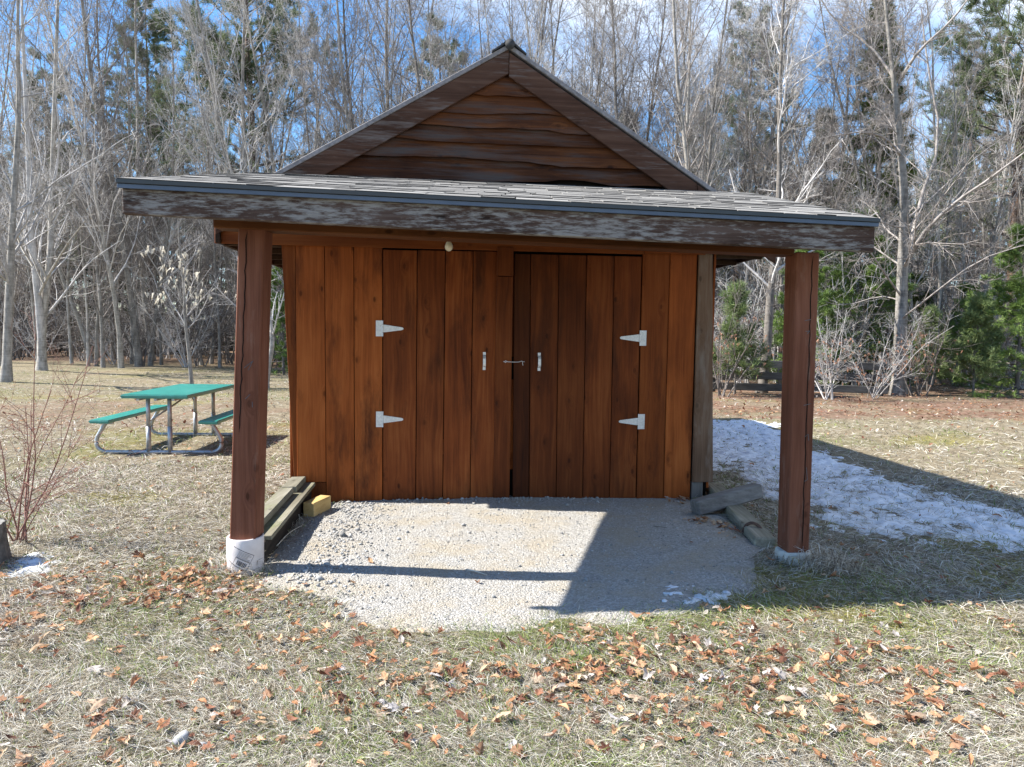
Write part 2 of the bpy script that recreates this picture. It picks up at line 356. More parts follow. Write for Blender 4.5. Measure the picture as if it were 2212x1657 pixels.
# ------------------------------------------------------------------ ground
GRAVEL = [G(*p)[:2] for p in [(556, 1238), (600, 1262), (690, 1280), (745, 1300), (770, 1330), (830, 1350), (930, 1362), (1010, 1367), (1090, 1352), (1180, 1344), (1330, 1335), (1480, 1320), (1575, 1292), (1625, 1240), (1640, 1190), (1600, 1140), (1545, 1102)]]
GRAVEL += [tow((1.75, .10, 0))[:2], tow((-1.72, .10, 0))[:2]] + [G(*p)[:2] for p in [(655, 1120), (612, 1165), (580, 1205)]]
GRAVEL = np.array(GRAVEL)
SNOW = np.array([tow((2.06, 6.3, 0))[:2], *[G(*p)[:2] for p in [(1600, 903), (1702, 912), (1800, 962), (1950, 1022), (2100, 1072), (2230, 1108), (2420, 1165), (2480, 1215), (2260, 1212), (2060, 1192), (1920, 1182), (1800, 1168), (1700, 1150), (1630, 1080), (1570, 1020)]], tow((2.25, .25, 0))[:2]])
SHED = np.array([tow(p)[:2] for p in [(-2.12, .02, 0), (2.02, .02, 0), (2.02, 7.2, 0), (-2.12, 7.2, 0)]])

def masks(x, y):
    """how green, mossy and leaf-strewn the ground is"""
    green = sstep(.50, .72, fbm(x*.9, y*.9, 31, 4))*.30 + .24*sstep(4.4, 3.8, y)*sstep(-2.2, -1.0, x)*sstep(.32, .6, fbm(x*1.7, y*1.7, 14, 3))
    d = -sdist(GRAVEL, x, y)
    l = (x-O[0])*EY[0]+(y-O[1])*EY[1]
    front = np.exp(-(np.maximum(d, 0)/.42)**2)*sstep(-2.35, -2.7, l)*sstep(-.9, .2, x)*sstep(2.4, 1.5, x)
    green = np.maximum(green, np.clip(front*.80*sstep(.3, .6, fbm(x*2.2, y*2.2, 77, 3)+.12), 0, 1))
    green = np.maximum(green, .6*np.exp(-(((x-.0)/1.1)**2+((y-3.45)/.40)**2))*sstep(.35, .6, fbm(x*2.5, y*2.5, 12, 3)))
    moss = sstep(.60, .74, fbm(x*.55, y*.9, 41, 4))
    return green, moss
def leafdens(x, y):
    n = sstep(.30, .68, fbm(x*1.6, y*1.6, 91, 3))
    d = .24+.0*x
    d = d + .55*np.exp(-(((x-1.1)/1.2)**2+((y-3.55)/.40)**2))
    d = d + .55*np.exp(-(((x-.6)/1.5)**2+((y-3.15)/.45)**2))
    d = d + 1.5*np.exp(-(((x+2.15)/.85)**2+((y-4.35)/.30)**2))
    d = d + 1.3*np.exp(-(((x+2.75)/.45)**2+((y-3.6)/.40)**2))
    d = d + .35*np.exp(-(((x+1.6)/.7)**2+((y-3.9)/.4)**2))
    d = d + .8*np.exp(-(((x-1.75)/.22)**2+((y-5.75)/.5)**2))
    d = d + .45*sstep(9.5, 12.5, y)*sstep(17.5, 15.5, y)*sstep(-3.0, -4.5, x)
    d = d + 1.6*sstep(13.6, 15.2, y+.25*np.maximum(x-9, 0)*0)*sstep(23, 20, y)*sstep(3.5, 4.5, x)*sstep(19, 12.5, x)
    return np.clip(d*(.35+.9*n), 0, 1.6)

def axis_coords(lo, hi, dense_lo, dense_hi, step, grow=1.14):
    mid = list(np.arange(dense_lo, dense_hi+1e-6, step)); s = step; v = dense_hi
    up = []
    while v < hi: s *= grow; v += s; up.append(min(v, hi))
    s = step; v = dense_lo; dn = []
    while v > lo: s *= grow; v -= s; dn.append(max(v, lo))
    return np.array(dn[::-1]+mid+up)
gx = axis_coords(-600, 600, -8, 8, .11); gy = axis_coords(-120, 1000, 1.4, 15, .11)
GX, GY = np.meshgrid(gx, gy); GZ = hz(GX, GY)
nx, ny = len(gx), len(gy)
idx = np.arange(nx*ny).reshape(ny, nx)
gf = np.stack([idx[:-1, :-1], idx[:-1, 1:], idx[1:, 1:], idx[1:, :-1]], -1).reshape(-1, 4)
ggreen, gmoss = masks(GX, GY); gleaf = np.clip(leafdens(GX, GY)-.25, 0, 1); gleaf = np.maximum(gleaf, np.where(GX < 0, sstep(29, 33, GY), sstep(20, 22, GY))*.9)
gcol = np.stack([ggreen.ravel(), gmoss.ravel(), gleaf.ravel()], -1)
m = N('lawn_ground'); at = m.n('ShaderNodeSeparateColor', {0: m.n('ShaderNodeAttribute', attribute_name='col').outputs['Color']})
c = m.coords(rand=False); f1 = m.noise(c, 55, 6, .7); f2 = m.noise(c, 6, 5, .6); f3 = m.noise(c, 1.1, 4, .55)
straw = m.ramp(m.math('ADD', m.math('MULTIPLY', f1, .6), m.math('MULTIPLY', f2, .4)), [(.36, (.085, .068, .045)), (.5, (.22, .185, .125)), (.66, (.43, .375, .27))])
straw = m.mix(m.ramp(f3, [(.4, 0.0), (.65, .35)]), straw, (.20, .155, .10, 1))
grn = m.ramp(f1, [(.35, (.045, .065, .018)), (.65, (.16, .20, .06))])
col = m.mix(m.math('MULTIPLY', at.outputs[0], .75), straw, grn)
mos = m.ramp(f1, [(.35, (.13, .12, .025)), (.65, (.30, .27, .06))])
col = m.mix(m.math('MULTIPLY', at.outputs[1], .35), col, mos)
lf = m.n('ShaderNodeTexVoronoi', {'Vector': c, 'Scale': 16.0}); lc = m.ramp(m.n('ShaderNodeSeparateColor', {0: lf.outputs['Color']}).outputs[0], [(.0, (.065, .030, .022)), (.5, (.15, .075, .052)), (1.0, (.32, .20, .15))])
col = m.mix(m.math('MULTIPLY', at.outputs[2], m.ramp(f2, [(.35, .25), (.6, .95)])), col, lc)
m.bump(m.math('ADD', f1, m.math('MULTIPLY', f2, .6)), .8, .03)
M['ground'] = m.fin(col, .95, .1)
gme = np_mesh('ground', np.stack([GX.ravel(), GY.ravel(), GZ.ravel()], -1), gf, M['ground'], gcol, True)
ground = put(bpy.data.objects.new('ground', gme)); tag(ground, 'dry straw coloured lawn with green and mossy patches', 'ground', kind='structure')

# gravel pad: edges dip under the turf
def patch(name, poly, step, hfun, mat):
    lo = poly.min(0)-.25; hi = poly.max(0)+.25
    xs = np.arange(lo[0], hi[0], step); ys = np.arange(lo[1], hi[1], step); X, Y = np.meshgrid(xs, ys)
    D = sdist(poly, X, Y); Z = hfun(X, Y, D)
    idx = np.arange(X.size).reshape(X.shape)
    f = np.stack([idx[:-1, :-1], idx[:-1, 1:], idx[1:, 1:], idx[1:, :-1]], -1).reshape(-1, 4)
    base = hz(X, Y).ravel(); zz = Z.ravel()
    keep = ((zz-base)[f] > -.012).any(1); f = f[keep]
    used = np.unique(f); remap = -np.ones(X.size, int); remap[used] = np.arange(len(used))
    V = np.stack([X.ravel(), Y.ravel(), zz], -1)[used]
    return put(bpy.data.objects.new(name, np_mesh(name, V, remap[f], mat, None, True)))
m = N('crushed_stone'); c = m.coords(rand=False)
vo = m.n('ShaderNodeTexVoronoi', {'Vector': c, 'Scale': 75.0}); vo2 = m.n('ShaderNodeTexVoronoi', {'Vector': c, 'Scale': 190.0})
f2 = m.noise(c, 2.6, 5, .6); f1 = m.noise(c, 90, 4, .7)
st = m.ramp(m.n('ShaderNodeSeparateColor', {0: vo.outputs['Color']}).outputs[0], [(0, (.20, .193, .180)), (.6, (.335, .325, .305)), (1, (.47, .46, .44))])
st = m.mix(.35, st, m.ramp(f1, [(.3, (.22, .205, .185)), (.7, (.50, .485, .455))]))
tan = m.ramp(f1, [(.35, (.27, .225, .155)), (.65, (.42, .365, .28))])
col = m.mix(m.ramp(f2, [(.44, 0.05), (.64, .65)]), st, tan)
m.bump(m.math('ADD', m.math('SUBTRACT', 1.0, vo.outputs['Distance']), m.math('MULTIPLY', vo2.outputs['Distance'], -.5)), .8, .012)
M['gravel'] = m.fin(col, .95, .1)
def gh(X, Y, D):
    e = D + (fbm(X*3.2, Y*3.2, 3, 4)-.5)*.34
    return hz(X, Y) + np.clip(e*.16, -.03, .018) + (fbm(X*14, Y*14, 8, 3)-.5)*.010
tag(patch('gravel_pad', GRAVEL, .035, gh, M['gravel']), 'pale crushed stone pad in front of the shed doors', 'gravel pad', kind='structure')
m = N('old_snow'); c = m.coords(rand=False); f1 = m.noise(c, 30, 5); 
m.bump(f1, .5, .012); M['snow'] = m.fin(m.ramp(f1, [(.3, (.50, .53, .57)), (.6, (.64, .67, .71))]), .6, .3)
def sh(X, Y, D):
    e = sstep(-.25, .62, D + (fbm(X*1.1, Y*1.1, 21, 3)-.5)*.7)
    n = fbm(X*7.5, Y*5.5, 63, 4)
    n2 = fbm(X*19, Y*13, 67, 3)
    return hz(X, Y) + .055*(n-.5) + .040*(n2-.5) - .036 + e*.050
tag(patch('snow', SNOW, .030, sh, M['snow']), 'thin old snow lying in the shadow beside the shed', 'snow', kind='stuff')
def small_snow(pts, seed, thick=.02, th=.45):
    poly = np.array([G(*p)[:2] for p in pts])
    def f(X, Y, D): return hz(X, Y) + .012 + np.clip(D*.25, -.04, .012) + thick*(fbm(X*16, Y*16, seed, 3)-th-.1)
    return patch('snow', poly, .018, f, M['snow'])
tag(small_snow([(1430, 1275), (1500, 1262), (1570, 1272), (1590, 1290), (1540, 1306), (1440, 1312), (1390, 1318)], 5, .10, .62), 'faint snow dusting on the shaded gravel', 'snow', kind='stuff')
tag(small_snow([(35, 1215), (70, 1200), (105, 1212), (95, 1235), (45, 1240)], 7, .05, .42), 'small remnant of snow beside the stump', 'snow', kind='stuff')

# ------------------------------------------------------------------ shed
rnd = random.Random(4)
shed = empty('wooden_shed', tuple(O), TH)
tag(shed, 'red brown board shed with gabled roof, double doors and front porch', 'shed')
SB = -0.12                                            # boards run into the gravel a little

def plank(name, x0b, x1b, x0t, x1t, zb, zt, mat, parent, y=0.0, th=.024, gap=.003):
    zb2 = zb if isinstance(zb, tuple) else (zb, zb); zt2 = zt if isinstance(zt, tuple) else (zt, zt)
    dy = [rnd.uniform(-.003, .003) for _ in range(4)]
    return slab(name, [(x0b+gap, zb2[0]), (x1b-gap, zb2[1]), (x1t-gap, zt2[1]), (x0t+gap, zt2[0])], y, y+th, mat, parent, .003, dy)
# front wall boards, left and right of the doors
plank('corner_board', -2.062, -2.034, -2.165, -2.034, .20, 2.46, M['stain'], shed, .012, .03, .001)
plank('wall_board', -2.034, -1.762, -2.034, -1.769, .19, 2.47, M['stain'], shed)
plank('wall_board', -1.762, -1.496, -1.769, -1.503, SB, 2.47, M['stain'], shed)
plank('wall_board', -1.496, -1.233, -1.503, -1.238, SB, 2.47, M['stain'], shed)
plank('wall_board', 1.252, 1.527, 1.249, 1.522, SB, 2.47, M['stain'], shed)
plank('wall_board', 1.527, 1.800, 1.522, 1.797, SB, 2.47, M['stain'], shed)
plank('corner_board', 1.808, 2.025, 1.800, 1.940, .175, 2.46, M['greybrown'], shed, -.022, .024)
box('sill_block', (-2.0, .004, SB), (-1.765, .09, .185), M['stain'], shed)
box('sill_block', (1.815, .004, SB), (1.93, .09, .17), M['grey'], shed)
# shell behind the boards; black front panels stand in for the unlit interior
box('front_shade_backing', (-2.02, .045, .02), (-1.25, .075, 3.0), M['black'], shed, 0)
box('front_shade_backing', (1.26, .045, .02), (1.92, .075, 3.0), M['black'], shed, 0)
box('interior_shade_panel', (-2.0, .090, -.05), (1.90, .11, 3.0), M['black'], shed, 0)
for sx, lab in ((-1, 'left'), (1, 'right')):
    x = -2.06 if sx < 0 else 1.96
    wall = box('side_wall', (x-.02 if sx < 0 else x, .06, .02), (x if sx < 0 else x+.02, 7.18, 2.62), M['black'], shed, 0)
    yy = .05
    while yy < 7.1:
        w = rnd.uniform(.24, .30); y1 = min(yy+w, 7.2); xa = x-.046 if sx < 0 else x+.022
        box('wall_board', (xa, yy+.003, .10), (xa+.024, y1-.003, 2.60), M['stain'], wall, .003); yy = y1
back = box('back_wall', (-2.04, 7.18, .02), (1.94, 7.20, 2.62), M['black'], shed, 0)
xx = -2.08
while xx < 1.97:
    w = rnd.uniform(.24, .30); x1 = min(xx+w, 1.98); box('wall_board', (xx+.003, 7.202, .10), (x1-.003, 7.226, 2.60), M['stain'], back, .003); xx = x1
for yy in (7.19,):
    slab('back_gable', [(-2.08, 2.60), (1.98, 2.60), (-.05, 4.0)], yy, yy+.03, M['gable'], shed, 0)

# doors
def door(name, bx, tx, zb, zt, lab):
    d = empty('door'); d.parent = shed
    d['label'] = lab
    for i in range(len(bx)-1):
        jitter = rnd.uniform(-.006, .006)
        plank('plank', bx[i], bx[i+1], tx[i], tx[i+1], zb[i], zt[i], M['door'], d, rnd.uniform(-.002, .002), .026, .0035)
    return d
dl = door('door', [-1.230, -.918, -.660, -.395, -.150], [-1.236, -.915, -.652, -.390, -.150], [(.000, .018), .020, .018, .022], [2.388, 2.391, 2.393, 2.396], 'left door of the pair with strap hinges')
dr = door('door', [.016, .181, .447, .711, .981, 1.249], [.000, .158, .429, .700, .972, 1.243], [.004, .002, (.000, .012), .016, .014], [2.380, 2.381, 2.382, 2.383, 2.384], 'right door of the pair with strap hinges')
slab('cover_strip', [(-.170, .014), (-.016, .010), (-.010, 2.160), (-.164, 2.162)], -.024, .0, M['door'], dl, .003, [.003, 0, 0, .002])
slab('cover_strip', [(-.165, 2.168), (-.013, 2.166), (-.014, 2.436), (-.165, 2.434)], -.062, -.001, M['door'], shed, .003)
box('stop_lath', (-.035, .062, .295), (.03, .082, 1.175), M['stain'], shed, .002)
box('stop_lath', (-.035, .062, 1.40), (.03, .082, 2.35), M['door'], shed, .002)
for x0, x1 in ((-1.20, -.19), (.06, 1.22)):
    for z in (.45, 1.95): box('batten', (x0, .030, z), (x1, .052, z+.14), M['door'], dl if x1 < 0 else dr, .002)

def hinge(parent, xe, zc, side, tip):
    """galvanised strap hinge: butt plate, barrel, tapering strap, screws"""
    bm = bmesh.new(); y = -.006
    def poly(pts, y0, y1):
        a = [bm.verts.new((p[0], y0, p[1])) for p in pts]; b = [bm.verts.new((p[0], y1, p[1])) for p in pts]
        bm.faces.new(a); bm.faces.new(b[::-1]); n = len(pts)
        for i in range(n): bm.faces.new((a[i], b[i], b[(i+1) % n], a[(i+1) % n]))
    x0, x1 = (xe-.062, xe-.008) if side > 0 else (xe+.008, xe+.062)
    poly([(x0, zc-.074), (x1, zc-.074), (x1, zc+.074), (x0, zc+.074)], -.0085, -.0035)
    s = side
    poly([(xe+s*.004, zc-.036), (xe+s*.03, zc-.034), (tip-s*.012, zc-.013), (tip, zc-.006), (tip, zc+.006), (tip-s*.012, zc+.013), (xe+s*.03, zc+.034), (xe+s*.004, zc+.036)], -.0085, -.0035)
    for z0, z1 in ((-.074, -.037), (-.035, .035), (.037, .074)):
        mt = Matrix.Translation((xe, -.009, zc+(z0+z1)/2))
        bmesh.ops.create_cone(bm, cap_ends=True, segments=8, radius1=.0075, radius2=.0075, depth=z1-z0, matrix=mt)
    xm = (x0+x1)/2
    for px, pz in ((xm-.012, .055), (xm+.012, .02), (xm-.012, -.02), (xm+.012, -.055)):
        bmesh.ops.create_cone(bm, cap_ends=True, segments=8, radius1=.007, radius2=.005, depth=.004, matrix=Matrix.Translation((px, -.0105, zc+pz)) @ Matrix.Rotation(math.pi/2, 4, 'X'))
    for k, pz in ((.25, .016), (.45, -.010), (.65, .006), (.93, 0)):
        bmesh.ops.create_cone(bm, cap_ends=True, segments=8, radius1=.006, radius2=.0045, depth=.004, matrix=Matrix.Translation((xe+(tip-xe)*k, -.0105, zc+pz)) @ Matrix.Rotation(math.pi/2, 4, 'X'))
    return bm_obj('hinge', bm, M['galv'], parent)
hinge(dl, -1.236, 1.652, 1, -1.042); hinge(dl, -1.233, .792, 1, -1.040)
hinge(dr, 1.244, 1.597, -1, 1.044); hinge(dr, 1.250, .778, -1, 1.054)

def tube_mesh(paths, sides=8, cap=True):
    """paths: list of (points, radius or radii) -> verts, faces"""
    V = []; Fs = []
    for pts, rad in paths:
        P = np.array(pts, float); k = len(P); r = np.full(k, rad) if np.isscalar(rad) else np.array(rad)
        T = norm(np.gradient(P, axis=0)); m0 = T.mean(0); ref = np.array([0, 0, 1.0]) if abs(m0[2]) < .8*np.linalg.norm(m0)+1e-9 else np.array([1.0, 0, 0])
        u = norm(np.cross(T, ref)); v = np.cross(T, u); base = len(V)
        for i in range(k):
            for s in range(sides):
                a = 2*math.pi*s/sides; V.append(P[i]+r[i]*(math.cos(a)*u[i]+math.sin(a)*v[i]))
        for i in range(k-1):
            for s in range(sides):
                a, b = base+i*sides+s, base+i*sides+(s+1) % sides; Fs.append((a, b, b+sides, a+sides))
        if cap:
            Fs.append(tuple(base+s for s in range(sides))[::-1]); Fs.append(tuple(base+(k-1)*sides+s for s in range(sides)))
    return V, Fs
def arc_smooth(pts, n=6):
    """Catmull-Rom through the points"""
    P = np.array(pts, float); Q = np.vstack([2*P[0]-P[1], P, 2*P[-1]-P[-2]]); o = []
    for i in range(1, len(Q)-2):
        for t in np.linspace(0, 1, n, endpoint=False):
            a, b, c, d = Q[i-1], Q[i], Q[i+1], Q[i+2]
            o.append(.5*((2*b)+(-a+c)*t+(2*a-5*b+4*c-d)*t*t+(-a+3*b-3*c+d)*t**3))
    o.append(P[-1]); return np.array(o)
def handle(parent, x, z0, z1):
    bm = bmesh.new(); w = .0135
    prof = [(z1, -.004), (z1-.026, -.004), (z1-.040, -.028), (z1-.060, -.036), (z0+.060, -.036), (z0+.040, -.028), (z0+.026, -.004), (z0, -.004)]
    fr = [[bm.verts.new((x+s*w, y-t, z)) for z, y in prof] for s, t in ((-1, 0), (1, 0))]
    bk = [[bm.verts.new((x+s*w, y+.004, z)) for z, y in prof] for s in (-1, 1)]
    for i in range(len(prof)-1):
        bm.faces.new((fr[0][i], fr[1][i], fr[1][i+1], fr[0][i+1])); bm.faces.new((bk[0][i], bk[0][i+1], bk[1][i+1], bk[1][i]))
        for s in (0, 1): bm.faces.new((fr[s][i], bk[s][i], bk[s][i+1], fr[s][i+1]))
    for i in (0, -1): bm.faces.new((fr[0][i], fr[1][i], bk[1][i], bk[0][i]))
    for z in (z1-.013, z0+.013):
        bmesh.ops.create_cone(bm, cap_ends=True, segments=8, radius1=.006, radius2=.004, depth=.004, matrix=Matrix.Translation((x, -.006, z)) @ Matrix.Rotation(math.pi/2, 4, 'X'))
    return bm_obj('handle', bm, M['galv'], parent)
handle(dl, -.274, 1.270, 1.441); handle(dr, .256, 1.268, 1.442)
hk = [([(-.092, -.03, 1.355), (-.080, -.034, 1.355), (-.072, -.036, 1.362), (-.064, -.036, 1.355), (-.072, -.036, 1.346), (-.080, -.036, 1.352)], .0035),
      ([(-.066, -.038, 1.358), (-.04, -.038, 1.352), (.05, -.038, 1.352), (.078, -.038, 1.360), (.092, -.034, 1.357), (.093, -.02, 1.352)], .0035),
      ([(.112, -.03, 1.355), (.098, -.034, 1.355), (.092, -.036, 1.345), (.096, -.034, 1.318)], .003)]
v, f = tube_mesh([(arc_smooth(p, 4), r) for p, r in hk], 6); mk('hook_latch', v, f, M['galv'], dl, True)

# headers above the doors
slab('header_board', [(-2.742, 2.400), (1.246, 2.402), (1.246, 2.60), (-2.742, 2.60)], -.045, -.026-.002, M['stain_x'], shed, .004)
slab('header_board', [(1.250, 2.412), (1.86, 2.414), (1.86, 2.60), (1.250, 2.60)], -.047, -.030, M['stain_x'], shed, .004)
slab('header_board', [(1.865, 2.422), (2.515, 2.427), (2.515, 2.60), (1.865, 2.60)], -.050, -.030, M['grey_x'], shed, .004)

# main roof
RX, RZ = -.085, 4.232
SL, SR = .587, .625
def rz(x): return RZ - (SL*(RX-x) if x < RX else SR*(x-RX))
XL, XR = -2.80, 2.62
for nm, xa in (('l', XL), ('r', XR)):
    t = .045
    c = [(RX, -.10, RZ), (RX, 7.4, RZ), (xa, 7.4, rz(xa)), (xa, -.10, rz(xa))]
    hexa('roof_slope', [(p[0], p[1], p[2]) for p in c]+[(p[0], p[1], p[2]+t) for p in c], M['roof'], shed, .004)
v, f = tube_mesh([(np.array([(RX+.005, -.13, RZ+.035), (RX+.005, 3.5, RZ+.04), (RX+.005, 7.43, RZ+.035)]), .045)], 10); mk('ridge_cap', v, f, M['ridge'], shed, True)
for s in (-1, 1):
    xa = RX+s*.16
    c = [(RX+s*.0, RZ+.062), (xa, rz(xa)+.048), (xa, rz(xa)+.062), (RX, RZ+.085)]
    slab('ridge_flashing', c, -.115, 7.41, M['ridge'], shed, 0)
RW = .215                                             # rake boards, vertical depth
slab('rake_board', [(RX-.002, RZ-.004), (RX-.002, RZ-RW-.004), (-2.72, rz(-2.72)-RW), (-2.72, rz(-2.72)-.002)], -.092, -.066, M['rake'], shed, .004)
slab('rake_board', [(RX+.003, RZ-.030), (1.735, rz(1.735)-.02), (1.735, rz(1.735)-RW-.045), (RX+.003, RZ-RW-.03)], -.094, -.066, M['rake'], shed, .004)
slab('rake_board', [(1.742, rz(1.742)-.02), (2.55, rz(2.55)-.02), (2.55, rz(2.55)-RW-.03), (1.742, rz(1.742)-RW-.045)], -.090, -.066, M['rake'], shed, .004)
# eave boards and rafters under the overhang
for s, xe in ((-1, -2.70), (1, 2.52)):
    z = rz(xe)
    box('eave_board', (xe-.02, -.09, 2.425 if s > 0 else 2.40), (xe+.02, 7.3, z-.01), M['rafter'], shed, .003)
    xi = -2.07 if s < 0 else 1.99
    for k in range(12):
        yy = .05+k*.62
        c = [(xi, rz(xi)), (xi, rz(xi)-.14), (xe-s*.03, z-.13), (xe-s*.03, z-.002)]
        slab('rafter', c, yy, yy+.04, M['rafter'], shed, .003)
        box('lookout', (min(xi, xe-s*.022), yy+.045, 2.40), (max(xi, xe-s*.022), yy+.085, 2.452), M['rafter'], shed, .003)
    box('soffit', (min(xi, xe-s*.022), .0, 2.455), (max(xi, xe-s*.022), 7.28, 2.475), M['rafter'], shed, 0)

# gable siding: lapped live-edge boards
edges = [(4.12, 4.12), (3.815, 3.842), (3.690, 3.640), (3.545, 3.480), (3.400, 3.385), (3.232, 3.198), (3.045, 3.050)]
for i in range(1, len(edges)):
    zt = edges[i-1]; zb = edges[i]
    topz = max(zt)+.05; rs = np.random.RandomState(40+i)
    xl = max(-2.1, RX-(RZ-min(zb)+.02)/SL); xr = min(1.85, RX+(RZ-min(zb)+.02)/SR)
    xs = np.linspace(xl, xr, 34); t = (xs+1.5)/3.0
    wav = (fbm(xs*1.7, xs*0+i*3.3, 50+i, 3)-.5)*.11 + (fbm(xs*7, xs*0, 80+i, 2)-.5)*.018
    bot = zb[0]+(zb[1]-zb[0])*t+wav
    V = []; Fs = []; cols = 5
    for j, x in enumerate(xs):
        top = min(topz, rz(x)-.01); b = min(bot[j], top-.005)
        for q in range(cols):
            s = q/(cols-1); z = b+(top-b)*s
            y = -.062+.050*s - .006*math.sin(s*3.1)-(0.003 if q == 0 else 0)
            V.append((x, y, z))
        V.append((x, -.004, b+.012))                 # underside
    n = cols+1
    for j in range(len(xs)-1):
        a, b = j*n, (j+1)*n
        for q in range(cols-1): Fs.append((a+q, b+q, b+q+1, a+q+1))
        Fs.append((a+cols, b+cols, b, a))
    mk('siding_board', V, Fs, M['gable'], shed, False)
slab('gable_backing', [(-2.05, 2.62), (1.95, 2.62), (1.95, rz(1.95)-.02), (RX, RZ-.02), (-2.05, rz(-2.05)-.02)], .002, .03, M['black'], shed, 0)

# ---- porch
PY = -2.48
PFL = W(255, 386, PY); PFR = W(1897, 472, PY)
PBL = np.array([-2.28, -.02, 3.050]); PBR = np.array([2.30, -.02, 3.020])
def PS(u, v): return (PFL*(1-u)+PFR*u)*(1-v) + (PBL*(1-u)+PBR*u)*v
dk = np.array([0, 0, -.022])
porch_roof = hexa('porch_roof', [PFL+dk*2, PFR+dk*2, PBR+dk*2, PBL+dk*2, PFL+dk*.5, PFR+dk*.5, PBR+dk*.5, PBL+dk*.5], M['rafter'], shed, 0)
porch_roof['label'] = 'low sloped porch roof of grey asphalt shingles'
rows = 14
for r in range(rows):
    x = -.02*rnd.random() if r else 0.0; u = 0.0
    L = 5.05
    if r % 2: u = 0
    while u < 1-1e-6:
        w = rnd.choice((.16, .22, .28, .34, .42))*rnd.uniform(.9, 1.1)/L
        if u == 0: w *= rnd.uniform(.4, 1.0)
        u1 = min(1.0, u+w)
        if 1-u1 < .018: u1 = 1.0
        v0 = r/rows - rnd.choice((0, 0, .006, .010)); v1 = min(1.0, (r+1)/rows+.02)
        if r == 0: v0 = -.008
        th = rnd.choice((.004, .006, .009)); e = .0008
        a, b, c2, d2 = PS(u+e, v0), PS(u1-e, v0), PS(u1-e, v1), PS(u+e, v1)
        up = np.array([0, 0, 1.0]); lift = .001
        bt = [a+up*lift, b+up*lift, c2-up*.004, d2-up*.004]; tp = [a+up*(lift+th), b+up*(lift+th), c2+up*.003, d2+up*.003]
        sg = mk('shingle', bt+tp, [(3, 2, 1, 0), (4, 5, 6, 7), (0, 1, 5, 4), (1, 2, 6, 5), (2, 3, 7, 6), (3, 0, 4, 7)], M['shingle'], porch_roof)
        sg.data.materials.append(M['asphalt']); sg.data.polygons[2].material_index = 1
        u = u1
# metal edge along the front: thin black lip over a blue grey face
def strip(name, zt, zb, y0, y1, mat, par, dx=0.0):
    return hexa(name, [(PFL[0]-dx, y0, PFL[2]+zb), (PFR[0]+dx, y0, PFR[2]+zb), (PFR[0]+dx, y1, PFR[2]+zb), (PFL[0]-dx, y1, PFL[2]+zb),
                       (PFL[0]-dx, y0, PFL[2]+zt), (PFR[0]+dx, y0, PFR[2]+zt), (PFR[0]+dx, y1, PFR[2]+zt), (PFL[0]-dx, y1, PFL[2]+zt)], mat, par, .0015)
strip('drip_edge', -.002, -.026, PY-.02, PY+.095, M['drip'], shed, .006)
strip('drip_edge_face', -.0265, -.052, PY-.007, PY+.010, M['drip_face'], shed, .004)
# weathered fascia and the beam on the posts
def xb(x, zl, zr): return zl+(zr-zl)*(x+2.68)/5.0
_f = [W(263, 405, PY+.02), W(1891, 490, PY+.02), W(1889, 545, PY+.02), W(264, 462, PY+.02)]
hexa('fascia_board', [_f[3], _f[2], _f[2]+[0, .05, 0], _f[3]+[0, .05, 0], _f[0]+[0, 0, .0], _f[1]+[0, 0, .0], _f[1]+[0, .05, .0], _f[0]+[0, .05, .0]], M['fascia'], shed, .006)
hexa('porch_beam', [(-2.13, -2.055, 2.268), (1.745, -2.055, 2.192), (1.745, -1.88, 2.192), (-2.13, -1.88, 2.268), (-2.13, -2.055, 2.45), (1.745, -2.055, 2.38), (1.745, -1.88, 2.38), (-2.13, -1.88, 2.45)], M['beam_x'], shed, .006)
for k in range(6):
    u = (k+.5)/6.0
    a = PS(u, .03)+np.array([0, 0, -.115]); b = PS(u, .98)+np.array([0, 0, -.115])
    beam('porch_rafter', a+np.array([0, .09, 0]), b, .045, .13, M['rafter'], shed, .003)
# posts
def post(xb0, xb1, xt0, xt1, zb, zt, y0b, y0t, dep, skew, lab):
    c = [(xb0, y0b+skew, zb), (xb1, y0b, zb), (xb1+skew*.9, y0b+dep, zb), (xb0+skew*.9, y0b+dep, zb),
         (xt0, y0t+skew, zt), (xt1, y0t, zt), (xt1+skew*.9, y0t+dep, zt), (xt0+skew*.9, y0t+dep, zt)]
    p = hexa('post', c, M['post'], shed, .008); p['label'] = lab; return p
pl = post(-2.063, -1.893, -1.983, -1.817, .225, 2.285, -2.045, -2.042, .17, .020, 'left porch post leaning outwards above a white tube footing')
pr = post(1.792, 1.950, 1.763, 1.932, .085, 2.215, -2.045, -2.042, .17, 0, 'right porch post on a low concrete footing')
# drying cracks in the posts: thin dark grooves
def crack(par, pts, w=.0035):
    V = []; n = len(pts)
    for i, (x, y, z) in enumerate(pts):
        ww = w*(1 if 0 < i < n-1 else .2); V += [(x-ww, y, z), (x+ww, y, z)]
    mk('crack', V, [(2*i, 2*i+1, 2*i+3, 2*i+2) for i in range(n-1)], M['black'], par)
def crackline(x0, x1, z0, z1, y0, y1, n=22, amp=.006, seed=1):
    r = random.Random(seed); return [(x0+(x1-x0)*i/n+r.uniform(-amp, amp), y0+(y1-y0)*i/n, z0+(z1-z0)*i/n) for i in range(n+1)]
crack(pl, crackline(-1.985, -1.925, .95, 2.25, -2.0395, -2.0355, 26, .005, 3))
crack(pr, crackline(1.893, 1.880, .12, 2.19, -2.0465, -2.0435, 30, .004, 5))
